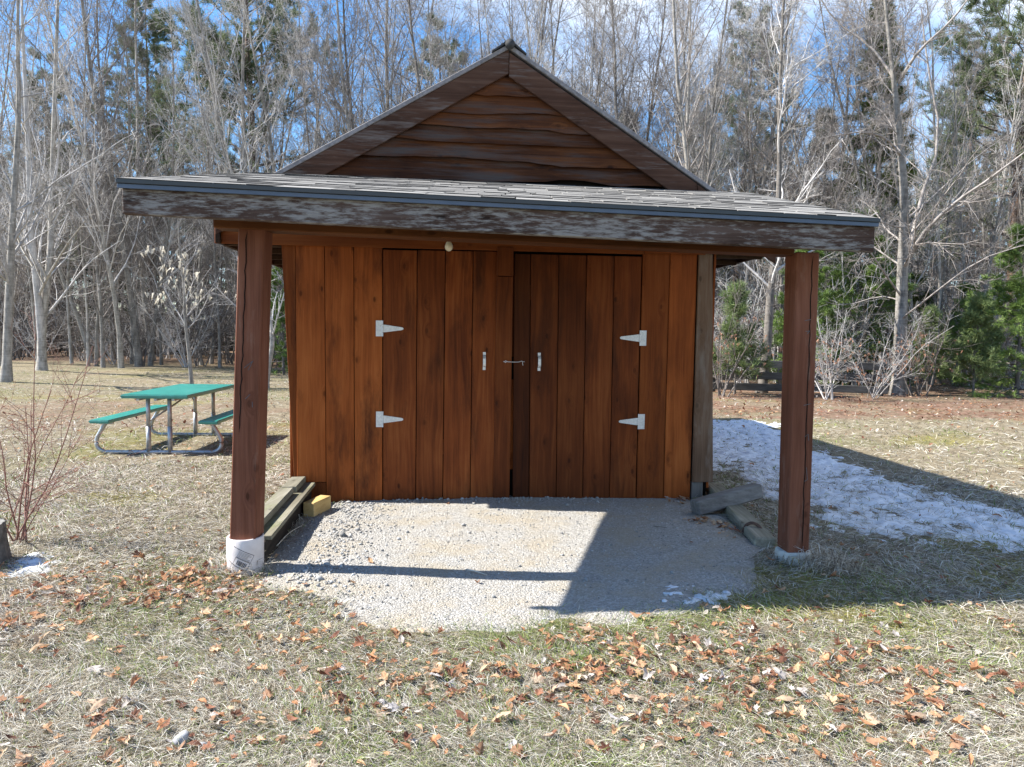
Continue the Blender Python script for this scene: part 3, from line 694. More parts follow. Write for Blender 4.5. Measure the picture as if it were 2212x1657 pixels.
# scratched marks on the posts, thin dark strokes
def scratch(par, pts, y):
    q = [W(px, py, y) for px, py in pts]; V = []
    for i in range(len(q)-1):
        d = q[i+1]-q[i]; n_ = np.array([-d[2], 0, d[0]]); n_ = n_/np.linalg.norm(n_)*.0022; V += [q[i]-n_, q[i]+n_, q[i+1]+n_, q[i+1]-n_]
    mk('scratch_mark', V, [(4*i, 4*i+1, 4*i+2, 4*i+3) for i in range(len(q)-1)], M['ink'], par)
scratch(pl, [(527, 795), (546, 780), (536, 800)], -2.0425); scratch(pl, [(530, 862), (540, 852)], -2.0425); scratch(pl, [(545, 868), (545, 880)], -2.0425)
for pts in ([(1738, 693), (1752, 690)], [(1740, 716), (1749, 715), (1743, 722)], [(1736, 876), (1752, 872)], [(1738, 944), (1746, 938), (1747, 952)], [(1742, 1010), (1744, 1036), (1738, 1040)]): scratch(pr, pts, -2.0480)
# footings
def lathe(name, prof, seg, mat, par, cx, cy, wob=0.0, seed=0):
    r = random.Random(seed); V = []; Fs = []
    for i, (rad, z) in enumerate(prof):
        for s in range(seg):
            a = 2*math.pi*s/seg; q = rad*(1+r.uniform(-wob, wob)); V.append((cx+q*math.cos(a), cy+q*math.sin(a), z+r.uniform(-wob, wob)*.05))
    for i in range(len(prof)-1):
        for s in range(seg): a = i*seg+s; b = i*seg+(s+1) % seg; Fs.append((a, b, b+seg, a+seg))
    Fs.append(tuple((len(prof)-1)*seg+s for s in range(seg)))
    return mk(name, V, Fs, mat, par, True)
fl = lathe('footing', [(.118, -.15), (.117, .05), (.119, .15), (.120, .235), (.114, .243), (.105, .232), (.0, .228)], 28, M['card'], shed, -1.978, -1.958, .012, 3)
fl['label'] = 'white cardboard tube footing with a printed label'
fr_ = lathe('footing', [(.125, -.2), (.122, .06), (.119, .088), (.108, .094), (.0, .094)], 28, M['concrete'], shed, 1.872, -1.962, .02, 5)
fr_['label'] = 'low pale concrete footing in dry grass'
# printed label on the tube: outline box, lines of small print and a bar block, wrapped on the curve
def on_tube(a, z, r=.1212): return (-1.978+r*math.sin(a), -1.958-r*math.cos(a), z)
V = []; Fs = []
def lab_rect(u0, u1, v0, v1):
    """label plane: u along, v up, tilted as on the photograph"""
    b = len(V); n = 4
    for i in range(n+1):
        u = u0+(u1-u0)*i/n
        for vv in (v0, v1):
            s = -.030+u*1.15+vv*.62; z = .118-u*.62+vv*1.15
            V.append(on_tube(s/.12, z))
    for i in range(n): Fs.append((b+2*i, b+2*i+2, b+2*i+3, b+2*i+1))
T = .003
for (u0, u1, v0, v1) in ((-.04, .075, .05, .05+T), (-.04, .075, -.035, -.035+T), (.073, .075, -.035, .05), (-.005, .073, .008, .008+T), (-.005, -.003, -.035, .008)): lab_rect(u0, u1, v0, v1)
rr = random.Random(2)
for k in range(6): lab_rect(-.002, rr.uniform(.05, .068), .013+k*.006, .0145+k*.006)
uu = .012
while uu < .058: w = rr.choice((.0015, .003, .0045)); lab_rect(uu, uu+w, -.024, .000); uu += w+rr.choice((.0015, .003))
mk('printed_label', V, Fs, M['ink'], fl)
# light bulb below the header
bulb = empty('light_bulb', tuple(tow((-.622, -.14, 2.41)))); tag(bulb, 'round ivory light bulb hanging below the porch header', 'light bulb')
def local_lathe(name, prof, seg, mat, par):
    V = []; Fs = []
    for rad, z in prof:
        for s in range(seg): a = 2*math.pi*s/seg; V.append((rad*math.cos(a), rad*math.sin(a), z))
    for i in range(len(prof)-1):
        for s in range(seg): a = i*seg+s; b = i*seg+(s+1) % seg; Fs.append((a, b, b+seg, a+seg))
    return mk(name, V, Fs, mat, par, True)
local_lathe('globe', [(.0005, -.040), (.016, -.036), (.030, -.024), (.038, -.004), (.037, .012), (.029, .032), (.019, .048), (.016, .060)], 16, M['bulb'], bulb)
local_lathe('socket', [(.017, .058), (.022, .060), (.022, .105), (.012, .108), (.012, .20)], 12, M['ridge'], bulb)

# ------------------------------------------------------------------ timbers and bits around the porch
def L2(p): return tow(p)
t = empty('landscape_timber', tuple(L2((-1.8, -1.0, 0)))); tag(t, 'blackened edging timber under the stacked boards, left of the gravel', 'timber')
def wl(P, o): return np.array(P)-np.array(o.location)
def wbeam(name, a, b, w, h, mat, lab, cat, bev=.006, roll=0.0, group=None, up=(0, 0, 1)):
    a = np.array(a, float); b = np.array(b, float); mid = (a+b)/2
    o = beam(name, a-mid, b-mid, w, h, mat, None, bev, up, roll); o.location = tuple(mid)
    return tag(o, lab, cat, group)
bpy.data.objects.remove(t)
a = gl(575, 1166, .20); b = gl(676, 1044, .20)
xa, ya, xb_, yb = a[0], a[1], b[0], b[1]
def LB(dx, z, y0, y1):                                # a run along the left edging
    f = lambda y: xa+(xb_-xa)*(y-ya)/(yb-ya)
    return tow((f(y0)+dx, y0, z)), tow((f(y1)+dx, y1, z))
A_, B_ = LB(-.10, .075, -1.82, -.03); wbeam('landscape_timber', A_, B_, .15, .17, M['dark_y'], 'blackened edging timber under the stacked boards left of the gravel', 'timber')
A_, B_ = LB(-.085, .177, -1.80, -.03); wbeam('board', A_, B_, .19, .032, M['grey_y'], 'wide weathered board lying flat on the blackened edging timber', 'board', .004)
A_, B_ = LB(-.155, .221, -1.79, -.50); wbeam('board', A_, B_, .115, .055, M['grey_y'], 'long mossy plank on top of the stacked boards by the left post', 'board', .006)
A_, B_ = LB(-.145, .221, -.46, -.02); wbeam('board', A_, B_, .135, .055, M['grey_y'], 'short plank end on the stacked boards against the shed corner', 'board', .006, .03)
a = gl(666, 1119); b = gl(692, 1093)
d_ = norm(b-a); c_ = a+d_*.0
A_ = tow((a[0], a[1]+.01, .068)); B_ = tow((a[0]+.10, a[1]+.30, .068)); wbeam('lumber_block', A_, B_, .105, .125, M['new'], 'fresh yellow cut lumber block on the gravel', 'lumber', .004)
# right side: mossy edging and slanting grey timber
a = gl(1535, 1046, .10); b = gl(1692, 1176, .08)
A_ = tow((a[0]+.05, a[1]+.05, .055)); B_ = tow((b[0]-.08, b[1]+.12, .040)); wbeam('landscape_timber', A_, B_, .17, .11, M['grey_y'], 'half rotted mossy edging timber running to the right post', 'timber', .012)
a = gl(1500, 1100, .07); b = gl(1636, 1068, .17)
A_ = tow((a[0], a[1], .082)); B_ = tow((b[0]+.02, b[1]+.02, .205)); wbeam('timber_offcut', A_, B_, .145, .135, M['grey_x'], 'grey weathered timber offcut leaning on the right edging', 'timber', .014, .12)
# iron loop
p0 = G(1628, 1165); V, f = tube_mesh([(arc_smooth([(-.075, .06, .02), (-.05, .045, .10), (.0, .03, .125), (.045, -.01, .10), (.05, -.05, .05), (.02, -.08, .0)], 5), .013)], 8)
o = mk('iron_loop', V, f, M['rust'], None, True); o.location = tuple(p0); tag(o, 'rusty iron loop with blue paint standing by the right edging', 'iron loop')
V, f = tube_mesh([(arc_smooth([(.043, -.022, .09), (.050, -.045, .056), (.036, -.068, .024)], 4), .0136)], 8); mk('paint_patch', V, f, M['blue'], o, True)
def stone(pos, s, sq, mat, seed, name='stone'):
    bm = bmesh.new(); bmesh.ops.create_icosphere(bm, subdivisions=2, radius=1.0); r = random.Random(seed)
    for v in bm.verts:
        n = fbm(v.co.x*1.3+seed, v.co.y*1.3+v.co.z*1.7, seed, 3); v.co *= .7+.6*float(n); v.co.x *= s[0]; v.co.y *= s[1]; v.co.z *= s[2]
    o = bm_obj(name, bm, mat, None, True); o.location = (pos[0], pos[1], float(hz(pos[0], pos[1]))+s[2]*.45); o.rotation_euler = (0, 0, r.uniform(0, 6)); return o
tag(stone(G(1645, 1180), (.045, .035, .03), 1, M['stone'], 3), 'small grey stone beside the rusty iron loop', 'stone')
tag(stone(G(393, 1605), (.042, .030, .026), 1, M['stone'], 8), 'rounded grey stone in the front left lawn', 'stone')
tag(stone(G(437, 1612), (.026, .022, .013), 1, M['stone'], 9), 'small pale stone chip next to the rounded grey stone', 'stone')
def stick(pts, r, mat, lab, name='stick'):
    P = arc_smooth(pts, 4); o0 = P.mean(0); v, f = tube_mesh([(P-o0, np.linspace(r, r*.5, len(P)))], 6)
    o = mk(name, v, f, mat, None, True); o.location = tuple(o0); return tag(o, lab, 'stick')
def gz(px, py, h=.012): p = G(px, py); return (p[0], p[1], float(hz(p[0], p[1]))+.018+h)
stick([gz(1010, 1239), gz(1030, 1243), gz(1052, 1250)], .006, M['pale_twig'], 'short pale stick lying across the post shadow on the gravel')
stick([gz(598, 1188), gz(625, 1165, .03), gz(655, 1142)], .005, M['pale_twig'], 'long thin twig on the loose stones beside the left footing')
stick([gz(1410, 1146), gz(1440, 1150)], .004, M['bark_dark'], 'tiny dark twig on the shaded gravel')
# stump
sp = G(-62, 1222); stump = empty('tree_stump', (sp[0], sp[1], 0)); tag(stump, 'weathered grey tree stump at the left edge', 'stump')
V = []; Fs = []; seg = 40
prof = [(.235, -.05), (.215, .06), (.20, .16), (.195, .265)]
for i, (r, z) in enumerate(prof):
    for s in range(seg):
        a = 2*math.pi*s/seg; q = r*(1+.10*(float(fbm(np.array(math.cos(a)*2+5), np.array(math.sin(a)*2+z*.6), 4, 3))-.5)+.03*math.sin(a*13+z*3)); V.append((q*math.cos(a), q*math.sin(a), z+.02*math.sin(a+1)*(i == 3)))
for i in range(len(prof)-1):
    for s in range(seg): a = i*seg+s; b = i*seg+(s+1) % seg; Fs.append((a, b, b+seg, a+seg))
mk('bark', V, Fs, M['stump'], stump)
top = V[-seg:]; mk('cut_face', [(x*.985, y*.985, z-.004) for x, y, z in top]+[(0, 0, .262)], [(s, (s+1) % seg, seg) for s in range(seg)], M['stumptop'], stump)

# ------------------------------------------------------------------ picnic table
tp = G(345, 979); table = empty('picnic_table', (tp[0], tp[1], float(hz(tp[0], tp[1]))), math.radians(4.0)); tag(table, 'green topped picnic table with grey steel tube frame', 'picnic table')
def rounded(name, lo, hi, mat, par, bev=.012): 
    o = box(name, lo, hi, mat, par, 0); me = o.data; bm = bmesh.new(); bm.from_mesh(me)
    bmesh.ops.bevel(bm, geom=bm.edges[:], offset=bev, segments=3, affect='EDGES'); bm.to_mesh(me); bm.free(); return o
YN, YF = 0.0, 1.62
top_z = .735
tt = rounded('table_top', (-.42, -.14, top_z), (.42, 1.80, top_z+.05), M['green'], table)
for s in (-1, 1):
    rounded('bench_seat', (s*.675-.125, -.17, .415), (s*.675+.125, 1.78, .46), M['green'], table)
for k, y in enumerate((YN, YF)):
    pts = [(-.66, y, .415), (-.72, y, .32), (-.785, y, .19), (-.775, y, .085), (-.69, y, .03), (-.55, y, .026)] ; pts = arc_smooth(pts+[(-p[0], p[1], p[2]) for p in pts[::-1]], 5)
    v, f = tube_mesh([(pts, .026)], 10); mk('base_tube', v, f, M['tube'], table, True)
    for s in (-1, 1):
        v, f = tube_mesh([([(s*.135, y, .03), (s*.135, y, .36)], .030), ([(s*.135, y, .36), (s*.135, y, top_z)], .026)], 10); mk('leg', v, f, M['tube'], table, True)
    yy = .80
    v, f = tube_mesh([([(-.135, y, .42), (.0, (y+yy)/2, .58), (.10, yy, top_z-.01)], .012)], 8); mk('brace', v, f, M['tube'], table, True)
    for s in (-1, 1):
        box('seat_bracket', (s*.675-.10, y-.02, .39), (s*.675+.10, y+.02, .415), M['tube'], table, .003)
for x in (-.22, 0, .22): box('under_rail', (x-.02, -.10, top_z-.03), (x+.02, 1.70, top_z), M['tube'], table, .003)

# ------------------------------------------------------------------ trees
def grow(rs, P0, D, L, R, k, wander, trop, tip=.3):
    n = len(P0); pts = np.zeros((n, k, 3)); pts[:, 0] = P0; d = norm(D)
    for i in range(1, k):
        d = d + rs.normal(0, wander, (n, 3)); d[:, 2] += trop; d = norm(d); pts[:, i] = pts[:, i-1]+d*(L/(k-1))[:, None]
    return pts, R[:, None]*np.linspace(1, tip, k)[None, :]
def spawn(rs, pts, rad, m, t0, t1, ang, aj, ratio, taper=.6, rr=.55, flat=0.0):
    n, k, _ = pts.shape
    t = rs.uniform(t0, t1, (n, m)); x = t*(k-1); i = np.minimum(x.astype(int), k-2); fr = (x-i)[..., None]
    ar = np.arange(n)[:, None]
    p = pts[ar, i]*(1-fr)+pts[ar, i+1]*fr; tg = norm(pts[ar, i+1]-pts[ar, i]); r = rad[ar, i]*(1-fr[..., 0])+rad[ar, i+1]*fr[..., 0]
    q = rs.normal(0, 1, (n, m, 3)); q[..., 2] *= (1-flat); perp = norm(q-(q*tg).sum(-1, keepdims=True)*tg)
    a = np.radians(ang+rs.normal(0, aj, (n, m)))[..., None]; d = np.cos(a)*tg+np.sin(a)*perp
    plen = np.linalg.norm(np.diff(pts, axis=1), axis=-1).sum(1)[:, None]
    L = plen*ratio*(1-taper*t)*rs.uniform(.65, 1.25, (n, m))
    return p.reshape(-1, 3), d.reshape(-1, 3), L.ravel(), (r*rr).ravel()
def tubes(pts, rad, sides):
    n, k, _ = pts.shape; T = norm(np.gradient(pts, axis=1)); mt = norm(T.mean(1)); ref = np.where(np.abs(mt[:, 2:3]) < .8, [[0, 0, 1.0]], [[1.0, 0, 0]])[:, None, :]
    u = norm(np.cross(T, np.broadcast_to(ref, T.shape))); v = np.cross(T, u)
    a = np.arange(sides)*2*np.pi/sides
    V = pts[:, :, None, :]+rad[:, :, None, None]*(np.cos(a)[None, None, :, None]*u[:, :, None, :]+np.sin(a)[None, None, :, None]*v[:, :, None, :])
    b = (np.arange(n)*k*sides)[:, None, None]; i = (np.arange(k-1)*sides)[None, :, None]; s = np.arange(sides)[None, None, :]; s2 = (s+1) % sides
    F = np.stack([b+i+s, b+i+s2, b+i+sides+s2, b+i+sides+s], -1).reshape(-1, 4)
    return V.reshape(-1, 3), F
def join(parts):
    Vs = []; Fs = []; o = 0
    for V, F in parts: Vs.append(V); Fs.append(F+o); o += len(V)
    return np.vstack(Vs), np.vstack(Fs)
def part(name, me, parent): return put(bpy.data.objects.new(name, me), parent)

def bare_tree_meshes(seed, h, r, nb, z0, ang, trunk_path=None, n2=8, n3=7, ratio=.34, trop=.05, wander=.05, lean=(0, 0), mats=('bark', 'twig'), limbs=None, n4=0, tw=1.0, rr1=.42):
    rs = np.random.RandomState(seed); k = 12; r = r*.80
    if trunk_path is None:
        tp_, tr = grow(rs, np.zeros((1, 3)), np.array([[lean[0], lean[1], 1.0]]), np.array([h]), np.array([r]), k, .035, .03, .12)
    else:
        P = arc_smooth(trunk_path, 4); tp_ = P[None]; tr = (r*np.linspace(1, .15, len(P)))[None]
    tr[:, 0] *= 1.35
    trunk_parts = [tubes(tp_, tr, 9)]
    p, d, L, R = spawn(rs, tp_, tr, nb, z0, .98, ang, 9, ratio, .55, rr1)
    if limbs:
        lp = []
        for pts, rad in limbs:
            P = arc_smooth(pts, 3); x = np.linspace(0, len(P)-1, 8); i = np.minimum(x.astype(int), len(P)-2); f = (x-i)[:, None]; lp.append((P[i]*(1-f)+P[i+1]*f, rad*np.linspace(1, .25, 8)))
    b1, r1 = grow(rs, p, d, L, np.maximum(R, .008), 8, .10, trop)
    if limbs: b1 = np.vstack([b1]+[l[0][None] for l in lp]); r1 = np.vstack([r1]+[l[1][None] for l in lp])
    cp = [tubes(b1, r1, 5)]
    p, d, L, R = spawn(rs, b1, r1, n2, .15, .98, 42, 12, .42, .45, .5); b2, r2 = grow(rs, p, d, L, np.maximum(R, .005*tw), 5, .13, trop*.7); cp.append(tubes(b2, r2, 3))
    p, d, L, R = spawn(rs, b2, r2, n3, .15, 1.0, 40, 14, .48, .35, .6); b3, r3 = grow(rs, p, d, L, np.maximum(R, .0038*tw), 4, .16, trop*.5, .5); cp.append(tubes(b3, r3, 3))
    if n4:
        p, d, L, R = spawn(rs, b3, r3, n4, .2, 1.0, 38, 14, .5, .3, .7); b4, r4 = grow(rs, p, d, L, np.maximum(R, .0032*tw), 3, .18, 0, .6); cp.append(tubes(b4, r4, 3))
    V, F = join(trunk_parts); tm = np_mesh('trunk', V, F, M[mats[0]], None, True)
    V, F = join(cp); cm = np_mesh('crown', V, F, M[mats[1]], None, False)
    return tm, cm, b3
def tree_obj(name, meshes, pos, rz_=0.0, sc=1.0, label=None, cat='tree', group=None):
    e = empty(name, tuple(pos), rz_); e.scale = (sc, sc, sc)
    part('trunk', meshes[0], e); part('crown', meshes[1], e)
    for extra in meshes[2:]:
        if hasattr(extra, 'polygons'): part('branches', extra, e)['kind'] = 'stuff'
    return tag(e, label, cat, group)
def blades(rs, P, D, length, width, col, per, spread=.6, up=.25, cvar=.25):
    """thin needle-spray triangles around points P with main direction D"""
    n = len(P); P2 = np.repeat(P, per, 0); D2 = norm(np.repeat(D, per, 0)+rs.normal(0, spread, (n*per, 3))+[0, 0, up])
    L = length*rs.uniform(.6, 1.3, (n*per, 1)); side = norm(np.cross(D2, rs.normal(0, 1, (n*per, 3))))*width*.5
    P2 = P2+rs.normal(0, length*.18, P2.shape)
    V = np.stack([P2-side, P2+side, P2+D2*L], 1).reshape(-1, 3); F = np.arange(n*per*3).reshape(-1, 3)
    g = rs.uniform(1-cvar, 1+cvar, (n, 1)); c = np.repeat(np.repeat(col*g if np.ndim(col) > 1 else np.array(col)[None]*g, per, 0), 3, 0)
    return V, F, c
def conifer_meshes(seed, h, r, nb, z0, lenf, elev, trop, n2, n3, blen, bw, per, c1, c2, bark_m='pine_bark', flat=.5, spread=.6, up=.25, rb=.35):
    rs = np.random.RandomState(seed)
    tp_, tr = grow(rs, np.zeros((1, 3)), np.array([[0, 0, 1.0]]), np.array([h]), np.array([r]), 12, .012, .02, .06)
    t = z0+(1-z0)*np.sort(rs.uniform(0, 1, nb))**.9*.995; x = t*11; i = np.minimum(x.astype(int), 10); f = (x-i)[:, None]
    P = tp_[0, i]*(1-f)+tp_[0, i+1]*f; R0 = (tr[0, i]*(1-f[:, 0])+tr[0, i+1]*f[:, 0])*rb
    az = np.arange(nb)*2.399+rs.normal(0, .4, nb); el = np.radians(elev(t)+rs.normal(0, 7, nb))
    D = np.stack([np.cos(az)*np.cos(el), np.sin(az)*np.cos(el), np.sin(el)], -1)
    L = lenf(t)*rs.uniform(.7, 1.2, nb)
    b1, r1 = grow(rs, P, D, L, np.clip(R0, .012, .07), 6, .05, trop)
    p, d, L2_, R = spawn(rs, b1, r1, n2, .25, 1.0, 48, 10, .40, .55, .5, flat); b2, r2 = grow(rs, p, d, L2_, np.maximum(R, .006), 4, .08, .02)
    t3 = rs.uniform(.1, 1, (len(b2), n3)); x = t3*3; i = np.minimum(x.astype(int), 2); f = (x-i)[..., None]; ar = np.arange(len(b2))[:, None]
    tp3 = (b2[ar, i]*(1-f)+b2[ar, i+1]*f).reshape(-1, 3); td = norm(b2[ar, i+1]-b2[ar, i]).reshape(-1, 3)
    tp3 = np.vstack([tp3, b1[:, -1]]); td = np.vstack([td, norm(b1[:, -1]-b1[:, -2])])
    mixf = rs.uniform(0, 1, (len(tp3), 1)); col = np.array(c1)*(1-mixf)+np.array(c2)*mixf
    V, F, c = blades(rs, tp3, td, blen, bw, col, per, spread, up)
    cm = np_mesh('crown', V, F, M['needle'], c)
    Vt, Ft = tubes(tp_, tr, 9); tm = np_mesh('trunk', Vt, Ft, M[bark_m], None, True)
    Vb, Fb = join([tubes(b1, r1, 4), tubes(b2, r2, 3)]); bm_ = np_mesh('branches', Vb, Fb, M['twig_mid' if seed == 37 else 'twig_dark'], None, False)
    return tm, cm, bm_
def gp(px, Y): 
    """ground point seen in the photograph's column px at distance Y"""
    d = ray(px, 720.0); X = d[0]/d[1]*Y; return (X, Y, float(hz(X, Y))-.03)

# --- single trees of the photograph
def rel(base, pts):
    """photo points on the upright plane through a tree's foot, relative to that foot"""
    return [np.array(atY(x, y, base[1]+dy))-np.array(base) for x, y, dy in pts]
b = gp(1947, 20.5)
trunk = [np.zeros(3)]+rel(b, [(1946, 700, 0), (1950, 560, .1), (1953, 430, 0), (1940, 260, -.1), (1925, 130, 0), (1905, -60, .2)])
limbs = [(rel(b, [(1955, 575, 0), (1990, 510, -.5), (2060, 440, -1.2), (2140, 385, -1.8), (2290, 270, -2.4)]), 0.068),
         (rel(b, [(1962, 560, 0), (1988, 430, .8), (2030, 300, 1.2), (2005, 150, 1.5), (1990, 20, 1.6)]), 0.062),
         (rel(b, [(1948, 340, 0), (1915, 300, -.8), (1860, 285, -1.6), (1770, 300, -2.2)]), 0.043),
         (rel(b, [(1940, 180, 0), (1985, 110, -.6), (2060, 40, -1.0), (2130, -60, -1.2)]), 0.053),
         (rel(b, [(1932, 170, 0), (1880, 100, .6), (1800, 40, 1.0), (1740, -60, 1.2)]), 0.046),
         (rel(b, [(1950, 480, 0), (2010, 430, 1.0), (2120, 330, 2.0), (2230, 260, 2.6)]), 0.037),
         (rel(b, [(1946, 640, 0), (1890, 560, -1.0), (1830, 470, -1.6), (1770, 420, -2.2)]), 0.031),
         (rel(b, [(1946, 690, 0), (2010, 640, -1.5), (2120, 560, -2.4), (2250, 520, -3.0)]), 0.031),
         (rel(b, [(1946, 650, 0), (1900, 640, 1.0), (1820, 660, 1.4), (1740, 640, 1.5)]), 0.025)]
tm = bare_tree_meshes(11, 16, .25, 18, .3, 55, trunk, 10, 7, .28, .03, limbs=limbs, n4=3, mats=('bark_mid', 'twig_mid'), rr1=.22)
tree_obj('bare_maple_tree', tm[:2], b, label='large grey barked tree with wide spreading limbs right of the porch')
b = gp(10, 20.0); trunk = [np.zeros(3)]+rel(b, [(20, 640, 0), (27, 480, 0), (40, 250, .1), (38, 60, 0), (45, -120, 0)])
tm = bare_tree_meshes(12, 15, .16, 26, .22, 38, trunk, 8, 7, .30, .06, n4=2); tree_obj('bare_tree', tm[:2], b, label='leftmost grey trunk rising along the left edge of the lawn')
b = gp(88, 24.4); trunk = [np.zeros(3)]+rel(b, [(92, 690, 0), (108, 560, 0), (112, 420, .2), (118, 220, 0), (125, 0, 0), (128, -150, 0)])
limbs = [(rel(b, [(90, 740, 0), (80, 620, -.3), (66, 500, -.6), (60, 300, -1.0), (50, 100, -1.2), (45, -60, -1.2)]), .13), (rel(b, [(93, 690, 0), (135, 640, .4), (190, 570, .6), (260, 520, .8)]), .05)]
tm = bare_tree_meshes(13, 17, .19, 22, .25, 36, trunk, 8, 7, .28, .06, limbs=limbs, n4=2); tree_obj('bare_tree', tm[:2], b, label='twin stemmed grey tree on the left lawn with dark foot')
b = gp(197, 30.0); trunk = [np.zeros(3)]+rel(b, [(170, 690, 0), (135, 600, -.2), (105, 480, -.4), (80, 330, -.6), (60, 180, -.6)])
tm = bare_tree_meshes(14, 12, .13, 16, .3, 40, trunk, 7, 6, .26, .08); tree_obj('leaning_bare_tree', tm[:2], b, label='thin pale tree leaning left at the wood edge')
b = gp(328, 33.0); trunk = [np.zeros(3)]+rel(b, [(318, 700, 0), (308, 600, 0), (300, 450, 0), (297, 250, .2), (292, 0, .2), (290, -160, 0)])
tm = bare_tree_meshes(15, 19, .18, 24, .3, 36, trunk, 8, 6, .24, .07); tree_obj('birch_tree', tm[:2], b, label='straight white barked birch at the wood edge left of the sapling')
b = gp(413, 19.5); trunk = [np.zeros(3)]+rel(b, [(408, 760, 0), (400, 690, 0), (397, 620, 0), (388, 540, 0), (383, 440, 0)])
tm = bare_tree_meshes(16, 5.2, .075, 16, .30, 48, trunk, 6, 4, .36, .05, tw=.8)
sap = tree_obj('sapling', tm[:2], b, label='slim sapling holding pale dry leaves behind the picnic table')
rs = np.random.RandomState(5); pp = tm[2][:, -1]; pp = pp[(pp[:, 2] > 1.9) & (pp[:, 2] < 4.0)]; pp = pp[rs.choice(len(pp), min(85, len(pp)), False)]
V, F, cc = blades(rs, pp, np.tile([0, 0, -1.0], (len(pp), 1)), .15, .06, np.array([.62, .57, .47]), 2, .45, -.3, .15)
part('dry_leaves', np_mesh('dry_leaves', V, F, M['leaf_pale'], cc), sap)
b = gp(573, 20.0); trunk = [np.zeros(3)]+rel(b, [(580, 790, 0), (588, 730, 0), (575, 640, .2), (560, 540, .2), (545, 400, 0), (520, 240, 0)])
tm = bare_tree_meshes(17, 8, .11, 20, .3, 42, trunk, 7, 6, .30, .06); tree_obj('bare_tree', tm[:2], b, label='crooked dark footed tree between the left post and the shed wall')
b = gp(1650, 20.5); trunk = [np.zeros(3)]+rel(b, [(1656, 760, 0), (1664, 640, 0), (1672, 560, 0), (1682, 420, 0), (1684, 250, .1), (1690, 60, 0), (1700, -120, 0)])
tm = bare_tree_meshes(18, 16, .18, 24, .3, 44, trunk, 8, 7, .28, .05, mats=('bark_dark', 'twig'), n4=2); tree_obj('bare_tree', tm[:2], b, label='grey brown trunk between the shed and the right porch post')
b = gp(1479, 27.0); trunk = [np.zeros(3)]+rel(b, [(1480, 600, 0), (1484, 300, 0), (1490, 100, 0), (1492, -140, 0)])
tm = bare_tree_meshes(19, 19, .14, 22, .4, 34, trunk, 7, 6, .2, .07); tree_obj('birch_tree', tm[:2], b, label='thin white birch rising just right of the gable')
b = gp(545, 28.0); trunk = [np.zeros(3)]+rel(b, [(540, 560, 0), (530, 380, 0), (524, 200, 0), (528, 20, 0), (530, -150, 0)])
tm = bare_tree_meshes(20, 17, .16, 24, .35, 40, trunk, 8, 7, .26, .06, n4=1); tree_obj('birch_tree', tm[:2], b, label='pale branching birch above the left end of the porch roof')

# evergreens
PG1, PG2 = (.085, .115, .060), (.19, .23, .11)
pine_len = lambda t: 6.2*np.clip(1.12-t, .08, 1)**.75
pineA = conifer_meshes(31, 22, .30, 74, .22, pine_len, lambda t: 10+26*t, .05, 16, 6, .28, .024, 15, PG1, PG2, flat=.6, up=.45)
pineB = conifer_meshes(32, 19, .26, 56, .30, lambda t: 3.6*np.clip(1.15-t, .1, 1)**.7, lambda t: 4+26*t, .05, 13, 5, .28, .026, 14, PG1, PG2, flat=.6, up=.45)
spr = conifer_meshes(33, 15.2, .20, 190, .06, lambda t: 2.35*np.clip(1.02-t, .04, 1)**.85, lambda t: -14+34*t, -.01, 12, 4, .21, .026, 10, (.040, .075, .018), (.15, .20, .040), 'bark_dark', flat=.55, spread=.5, up=.05)
spr2 = conifer_meshes(34, 12, .17, 120, .04, lambda t: 2.2*np.clip(1.02-t, .05, 1)**.8, lambda t: -10+30*t, -.01, 9, 4, .34, .06, 7, (.022, .038, .016), (.060, .085, .032), 'bark_dark', flat=.5, spread=.55, up=.1)
hem = conifer_meshes(35, 4.6, .06, 70, .03, lambda t: 1.75*np.clip(1.05-t, .06, 1)**.7, lambda t: 0+35*t, .0, 9, 5, .14, .017, 11, (.08, .14, .035), (.22, .31, .085), 'bark_dark', flat=.6, spread=.55, up=.15)
ypine = conifer_meshes(36, 3.0, .04, 40, .05, lambda t: 1.1*np.clip(1.1-t, .1, 1)**.7, lambda t: 25+30*t, .04, 7, 4, .20, .018, 12, (.11, .16, .06), (.25, .31, .13), 'bark_dark', flat=.4, spread=.7, up=.3)
tree_obj('white_pine_tree', pineA, gp(560, 38), .4, 1.12, 'tall white pine whose boughs spread over the upper left')
tree_obj('white_pine_tree', pineB, gp(120, 44), 1.0, .95, 'white pine behind the twin stemmed tree at far left')
tree_obj('white_pine_tree', pineA, gp(330, 43), 2.0, .92, 'white pine behind the birch in the upper left')
tree_obj('white_pine_tree', pineB, gp(965, 52), 1.2, 1.25, 'pine crown just left of the ridge of the gable')
tree_obj('white_pine_tree', pineA, gp(1585, 40), 2.6, .86, 'rounded pine crown above the right rake of the shed')
tree_obj('spruce_tree', spr, gp(1885, 27), 0, .97, 'dark narrow spruce behind the spreading bare tree')
tree_obj('red_pine_tree', pineA, gp(2180, 31), 1.0, .95, 'tall pine with reddish trunk at the right edge')
tree_obj('white_pine_tree', pineB, gp(2085, 42), .3, 1.0, 'pine seen through the limbs of the spreading bare tree')
tree_obj('young_hemlock', hem, gp(2205, 20.5), .2, 1.05, 'bushy bright green evergreen at the right edge of the lawn')
tree_obj('young_hemlock', hem, gp(2085, 24.5), 1.2, .75, 'smaller green evergreen behind the right end of the leaf bank')
tree_obj('young_hemlock', hem, gp(1735, 22.5), 2.2, .95, 'bright green young evergreen beside the right porch post')
tree_obj('young_hemlock', hem, gp(1845, 24.0), 3.0, 1.25, 'green young evergreen left of the spreading bare tree')
tree_obj('young_pine', ypine, gp(1592, 19.6), .5, .95, 'feathery young pine by the shed in front of the rails')
